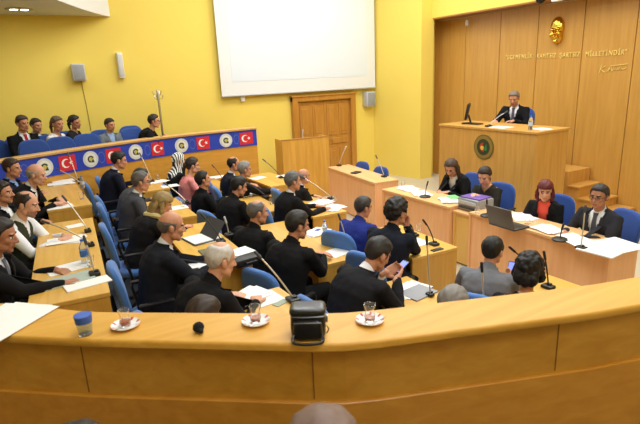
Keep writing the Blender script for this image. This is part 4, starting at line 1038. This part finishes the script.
microphone('long pale gooseneck microphone leaning back on the desk behind the ledge', (293, 301), (260, 257), ZB, bw=.08)
sheet(281, 303, ZB, .06, .12, 20, 'small grey-green card beside the long microphone', 'card', mat('card_green', (160, 170, 150), .6), .004, 'card')
# third row
pile(220, 177, Z0, 3, 'papers in front of the woman in pink', 0)
glass_cup(226, 186, Z0, 'clear glass on the farthest third-row desk')
microphone('dark gooseneck microphone in front of the woman in pink', (223, 181), (214, 167), Z0, DGREY)
pile(249, 195, Z0, 5, 'white papers on the middle third-row desk', 10)
bottle(229, 183, Z0, 'water bottle with pale blue label before the young man in black', .2, .03, (150, 190, 220))
microphone('dark gooseneck microphone on the middle third-row desk', (266, 198), (249, 184), Z0, DGREY)
glass_cup(272, 204, Z0, 'clear glass at the near corner of the middle third-row desk')
pile(317, 233, Z0, 4, 'white papers with a blue print before the man with clasped hands', 15)
sheet(338, 252, Z0, .21, .28, 12, 'white sheet under the clasped hands')
pen = sheet(318, 230, Z0+.012, .05, .09, 30, 'blue card lying on the papers before the clasped hands', 'card', mat('card_blue', (60, 80, 180), .5), .003, 'card')
glass_cup(330, 238, Z0, 'clear glass left of the water bottle on the third-row near desk')
glass_cup(337, 242, Z0, 'clear glass nearest the man with clasped hands')
bottle(325, 235, Z0, 'small water bottle on the third-row near desk', .17, .028, (210, 214, 220))
microphone('pale gooseneck microphone standing at the right edge of the third-row near desk', (347, 246), (340, 219), Z0)
pile(410, 290, Z0, 3, 'white papers beside the phone behind the ledge', 20)
sheet(418, 293, Z0, .2, .26, 8, 'grey folder just behind the ledge', 'folder', mat('folder_light_grey', (150, 152, 158), .6), .01, 'folder')
microphone('tall thin microphone just behind the ledge right of the phone', (430, 296), (427, 243), Z0, WANDS, BLACK, .05, bend=0)
# phones in hands
def phone(key, off, rx, label):
    r = PEOPLE[key]; s = r['s']; p = V(r['loc'])+Rz(radians(r['face'])) @ (V(off)*s)
    t = thing('mobile_phone', label, 'phone', p, radians(r['face']))
    G().box((0, 0, 0), (.14, .072, .009), Ry(rx), bev=.003).obj('phone_body', BLACK, t)
    G().box(Ry(rx) @ V((0, 0, .0052)), (.118, .062, .001), Ry(rx)).obj('screen', emit('phone_screen', (110, 130, 230), .9), t, False)
phone('c7', (.585, -.0, .945), radians(-30), 'lit mobile phone held by the man looking down near the ledge')
phone('e1', (.60, -.11, .88), radians(-50), 'lit mobile phone held up by the man in grey jacket')
# fourth row
pile(286, 176, Z0, 2, 'papers on the farthest fourth-row desk', 0)
sheet(258, 178, Z0, .2, .27, 20, 'white sheet passed along by the grey-haired man at the farthest desk', loc=None)
microphone('dark gooseneck microphone on the farthest fourth-row desk', (281, 178), (265, 161), Z0, DGREY)
pile(322, 203, Z0, 5, 'scattered papers before the grey-haired man facing the lectern', 10)
pile(333, 208, Z0, 4, 'papers at the near corner of the desk facing the lectern', 25)
microphone('long gooseneck microphone before the man facing the lectern', (331, 199), (304, 178), Z0)
glass_cup(335, 202, Z0, 'clear glass behind the papers on the desk facing the lectern')
glass_cup(419, 231, Z0, 'clear glass on the desk of the curly-haired man')
microphone('black gooseneck microphone standing on the curly-haired man\'s desk', (434, 245), (426, 224), Z0, BLACK, BLACK, bend=.05)
microphone('dark microphone just in front of the curly-haired man\'s hand', (414, 236), (411, 226), Z0, BLACK, BLACK)
sheet(416, 243, Z0, .2, .26, 5, 'white sheet under the curly-haired man\'s arm')
sheet(437, 250, Z0, .05, .13, 0, 'black phone lying on the curly-haired man\'s desk', 'mobile_phone', BLACK, .009, 'phone', None)
microphone('thin black microphone rising in front of the grey-jacketed man\'s back', (484, 316), (482, 270), Z0, WANDS, BLACK)
microphone('black microphone seen between the grey-jacketed man and the curly-haired woman', (534, 277), (514, 251), Z0, BLACK, BLACK)
microphone('thin black microphone right of the curly-haired woman', (548, 288), (545, 258), Z0, BLACK, BLACK)
# side desk
microphone('thin pale microphone on the left end of the side desk', (339, 166), (345, 149), Z0, WANDS, LGREY, group='gooseneck microphones on the desks')
microphone('very thin dark microphone on the right end of the side desk', (384, 177), (377, 158), Z0, LGREY, DGREY)
sheet(356, 173, Z0, .12, .18, 20, 'small black phone base on the side desk', 'phone_base', BLACK, .02, 'phone', None)
# clerks' desks
pile(408, 189, Z0, 5, 'white papers at the far end of the clerk desk', 80)
pile(421, 194, Z0, 4, 'white papers before the woman reading', 60)
glass_cup(403, 186, Z0, 'clear glass at the far corner of the clerk desk')
microphone('black microphone before the woman reading at the clerks\' desk', (425, 197), (427, 185), Z0, BLACK, BLACK, .1, True)
pile(449, 201, Z0, 6, 'thick loose papers left of the grey printer', 60)
sheet(453, 197, Z0+.022, .15, .2, 70, 'bright green sheet on the papers left of the printer', m=mat('green_sheet', (120, 214, 120), .7))
q = at(467, 214, .72)
pr = thing('printer', 'grey office printer under a purple folder between the clerk desks', 'printer', (4.9, 4.43, .7206), radians(-2))
G().box((0, 0, .085), (.30, .34, .16), bev=.015).obj('printer_body', mat('printer_grey', (150, 152, 156), .5), pr)
G().box((-.15, 0, .05), (.03, .26, .03), bev=.006).obj('paper_slot', DGREY, pr); G().box((-.153, .0, .11), (.012, .30, .05), bev=.004).obj('control_panel', LGREY, pr)
G().box((.0, 0, .006), (.28, .32, .012)).obj('printer_foot', BLACK, pr)
sheet(0, 0, .8875, .25, .3, 95, 'purple folder lying on the grey printer', 'folder', mat('folder_purple', (112, 84, 170), .5), .012, 'folder', None, V((4.9, 4.43, 0)))
def laptop(px, py, z, rz, label):
    p = at(px, py, z); t = thing('laptop', label, 'laptop', (p.x, p.y, z+.0005), rz)
    G().box((0, 0, .01), (.25, .36, .02), bev=.006).obj('base', DGREY, t)
    G().box((.01, 0, .0215), (.12, .31, .002)).obj('keyboard', BLACK, t, False)
    G().box((.155, 0, .13), (.012, .36, .25), Ry(radians(18)), bev=.005).obj('lid', mat('laptop_lid', (88, 84, 84), .4), t)
    G().box((.1485, 0, .13), (.001, .32, .2), Ry(radians(18))).obj('screen', mat('screen_dark', (40, 44, 52), .2), t, False)
laptop(509, 226, Z0, radians(178), 'open dark laptop on the near clerk desk before the red-haired woman')
microphone('round-based black microphone between the printer and the laptop', (487, 216), (487, 204), Z0, BLACK, BLACK, .1, True)
glass_cup(477, 213, Z0, 'tea glass with dark tea beside the printer')
for k, (x, y, l) in enumerate(((527, 224, 'clear glass right of the laptop'), (533, 228, 'second clear glass right of the laptop'))): glass_cup(x, y, Z0, l)
pile(522, 217, Z0, 3, 'papers before the red-haired woman', 70)
pile(548, 230, Z0, 5, 'papers in the middle of the near clerk desk', 75)
pile(575, 240, Z0, 5, 'papers before the clerk with glasses', 75)
microphone('round-based black microphone in the middle of the near clerk desk', (560, 240), (562, 229), Z0, BLACK, BLACK, .1, True)
microphone('tall pale gooseneck microphone before the clerk with glasses', (581, 249), (585, 211), Z0)
sheet(604, 248, Z0, .42, .3, 4, 'large white document sheet overhanging the near clerk desk end', th=.004, w=.42, h=.3) if False else None
bd = atd(607, 250, depth(at(600, 250, Z0))); pz = at(603, 250, Z0)
sheet(603, 250, Z0+.0045, .34, .36, 4, 'large white plan sheets spread at the near end of the clerk desk', 'document', th=.012, cat='document', group=None)
sheet(619, 245, Z0+.018, .36, .32, -10, 'upper large white plan sheet fanned to the right at the near clerk desk end', 'document', th=.006, cat='document', group=None)
# rostrum
def rt(px, py): return at(px, py, zr)
p = rt(473, 123)
mo = thing('monitor', 'black flat monitor on the rostrum seen from the side', 'monitor', (RX+.3, p.y, zr+.0006), radians(130))
g = G(); g.box((0, 0, .008), (.18, .2, .016), bev=.006); g.obj('stand_foot', BLACK, mo)
g = G(); g.tube([(-.06, 0, .012), (-.02, 0, .14)], .016, 8); g.obj('stand_neck', BLACK, mo)
g = G(); g.box((.0, 0, .21), (.04, .38, .27), Ry(radians(-10)), bev=.01); g.obj('panel', BLACK, mo)
g = G(); g.box((.0215, 0, .212), (.002, .35, .24), Ry(radians(-10))); g.obj('screen', mat('monitor_screen', (46, 52, 60), .15), mo, False)
p = rt(486, 123); kb = thing('keyboard', 'black keyboard on the rostrum right of the monitor', 'keyboard', (RX+.3, p.y+.05, zr+.0006), 0)
G().box((0, 0, .01), (.14, .34, .02), bev=.006).obj('key_bed', BLACK, kb)
G().box((0, 0, .021), (.11, .31, .004), bev=.001).obj('keys', DGREY, kb)
bo = bottle(529, 125, zr, 'water bottle on the rostrum beside the speaker\'s hands', .21, .032, (190, 205, 225)); bo.location = (RX+.14, tr.y+.22, zr+.0006)
m_ = microphone('pale gooseneck microphone on the rostrum reaching towards the speaker', (496, 126), (512, 112), zr, LGREY, DGREY, .08); m_.location.x = RX+.12
sheet(512, 126, zr, .24, .3, 90, 'white papers in front of the speaker on the rostrum', loc=V((RX+.16, rt(513, 126).y, 0)), th=.008)
sheet(535, 127, zr, .2, .26, 70, 'papers at the right end of the rostrum top', loc=V((RX+.3, tr.y+.14, 0)), th=.01)
# lectern microphone
m_ = microphone('thin pale microphone on the lectern top', (303, 139), (303, 129), hz, LGREY, LGREY, .05); m_.location = (le.location.x, 9.12, hz-.085)
# ------------------------------------------------------------------ things on the front ledge
def saucer_glass(px, py, label_s, label_g, tea):
    p = at(px, py, LZ); t = thing('saucer', label_s, 'saucer', (p.x, p.y, LZ+.0005))
    g = G(); g.lathe([(0, 0), (.03, 0), (.034, .003), (.05, .009), (.057, .014), (.056, .0155), (.050, .0122), (.042, .0085), (.03, .0055), (0, .0055)], n=64); g.obj('plate', mat('porcelain', (238, 234, 230), .25), t)
    pl = [c for c in t.children][0].data; pl.materials.append(mat('saucer_red', (196, 52, 56), .4))
    for f in pl.polygons:
        c = f.center; rr_ = sqrt(c.x**2+c.y**2)
        if .036 < rr_ < .054 and c.z > .0085 and (atan2(c.y, c.x)/(2*pi)*8) % 1 < .3: f.material_index = 1
    z0 = LZ+.0062; t2 = thing('tea_glass', label_g, 'glass', (p.x, p.y, z0))
    prof = [(0, 0), (.017, 0), (.0215, .006), (.0225, .018), (.0175, .036), (.0178, .046), (.0235, .07), (.0225, .07), (.0165, .046), (.0162, .036), (.0208, .018), (.019, .007), (0, .006)]
    g = G(); g.lathe(prof, n=28); g.obj('glass_body', glassmat('clear_glass'), t2)
    g = G(); g.lathe([(0, .0065), (.0188, .0075), (.0205, .017), (.0205, .017+tea), (0, .017+tea)], n=24); g.obj('tea', mat('tea_amber', (176, 84, 30), .2), t2)
    sp = thing('tea_spoon', 'steel teaspoon beside the '+label_g, 'spoon', (p.x, p.y, LZ+.012)); 
    g = G(); g.tube([(-.03, -.035, .004), (.0, -.04, .006), (.05, -.038, .012)], .0016, 6); g.ell((-.036, -.034, .004), (.011, .007, .002)); g.obj('spoon_body', METAL, sp)
saucer_glass(126, 327, 'white saucer with red rim pattern at the left of the ledge', 'tea glass on the left saucer beside the water cup', .006)
saucer_glass(256, 323, 'white saucer with red rim pattern left of the black bag', 'tea glass with amber dregs left of the bag', .004)
saucer_glass(370, 322, 'white saucer with red rim pattern right of the black bag', 'tea glass with little tea right of the bag', .002)
p = at(86, 334, LZ); wc = thing('water_cup', 'clear plastic water cup with blue printed lid band on the left of the ledge', 'cup', (p.x, p.y, LZ+.0005))
g = G(); g.lathe([(0, 0), (.025, 0), (.033, .085), (.0322, .085), (.0242, .003), (0, .003)], n=26); g.obj('cup_body', glassmat('clear_plastic', (225, 236, 246), .08), wc)
g = G(); g.lathe([(.0302, .052), (.0312, .052), (.0336, .083), (.0326, .083)], n=26); g.obj('printed_band', mat('cup_print', (70, 104, 190), .5, var=.35, scale=60), wc)
p = at(14, 323, LZ); sheet(0, 0, LZ, .24, .34, 50, 'stack of white papers on the ledge at the left photo edge', th=.004, loc=V((p.x-.05, p.y+.04, 0)), group=None)
sheet(0, 0, LZ+.0045, .24, .34, 44, 'top printed sheet fanned over the papers on the ledge at the left', th=.002, loc=V((p.x-.03, p.y+.02, 0)), group=None)
# fuzzy black windscreen lying on the ledge
p = at(199, 332, LZ); ws = thing('microphone_windscreen', 'small fuzzy black foam windscreen lying on the ledge', 'windscreen', (p.x, p.y, LZ))
g = G(); g.ell((0, 0, .021), (.022, .02, .021), None, 28, 20); g.tube([(0, -.012, .018), (.002, -.028, .014)], [.012, .009], 10)
me = g.mesh('foam', mat('foam_black', (18, 18, 19), .95, bump=.4)); 
for v in me.vertices: v.co += v.co.normalized()*.003*noise.noise(v.co*260)
link('foam', me, ws)
# black leather bag
p = at(309, 334, LZ); bg = thing('camera_bag', 'small black leather bag with carry loop standing on the ledge', 'bag', (p.x, p.y, LZ+.0005), radians(-32)); LEA = mat('bag_leather', (22, 22, 24), .35, bump=.15, scale=20, coat=.2)
g = G()
def rbox(c, d, e=.35, n=28):
    rs = []
    for k, (zz, sc) in enumerate(((-.5, .82), (-.46, .95), (-.35, 1.02), (0, 1.04), (.3, 1.0), (.44, .93), (.5, .75))):
        rs.append([V(c)+V((d[0]/2*sc*math.copysign(abs(cos(t))**e, cos(t)), d[1]/2*sc*math.copysign(abs(sin(t))**e, sin(t)), d[2]*zz)) for t in [2*pi*j/n for j in range(n)]])
    return g.loft(rs)
rbox((0, 0, .055), (.128, .085, .11)); g.obj('bag_body', LEA, bg)
g = G(); rbox((.0, -.046, .045), (.105, .035, .075)); g.obj('front_pocket', LEA, bg)
g = G(); rbox((.0, .002, .106), (.132, .09, .026)); g.obj('lid', LEA, bg)
g = G(); g.tube([(-.062, -.045, .094), (0, -.051, .094), (.062, -.045, .094)], .0022, 6); g.tube([(-.05, -.064, .078), (.05, -.064, .078)], .002, 6); g.obj('zipper', mat('zip_metal', (120, 120, 124), .35, .8), bg)
g = G(); g.tube(catmull([(-.05, -.05, .03), (-.056, -.075, .012), (-.03, -.088, .007), (.03, -.088, .007), (.056, -.075, .012), (.05, -.05, .03)], 5), .006, 8); g.obj('carry_loop', LEA, bg)
g = G(); g.box((.071, -.01, .07), (.008, .02, .03), bev=.003); g.tube([(.07, -.03, .05), (.078, -.03, .035), (.07, -.03, .02)], .003, 6); g.obj('buckle', METAL, bg)
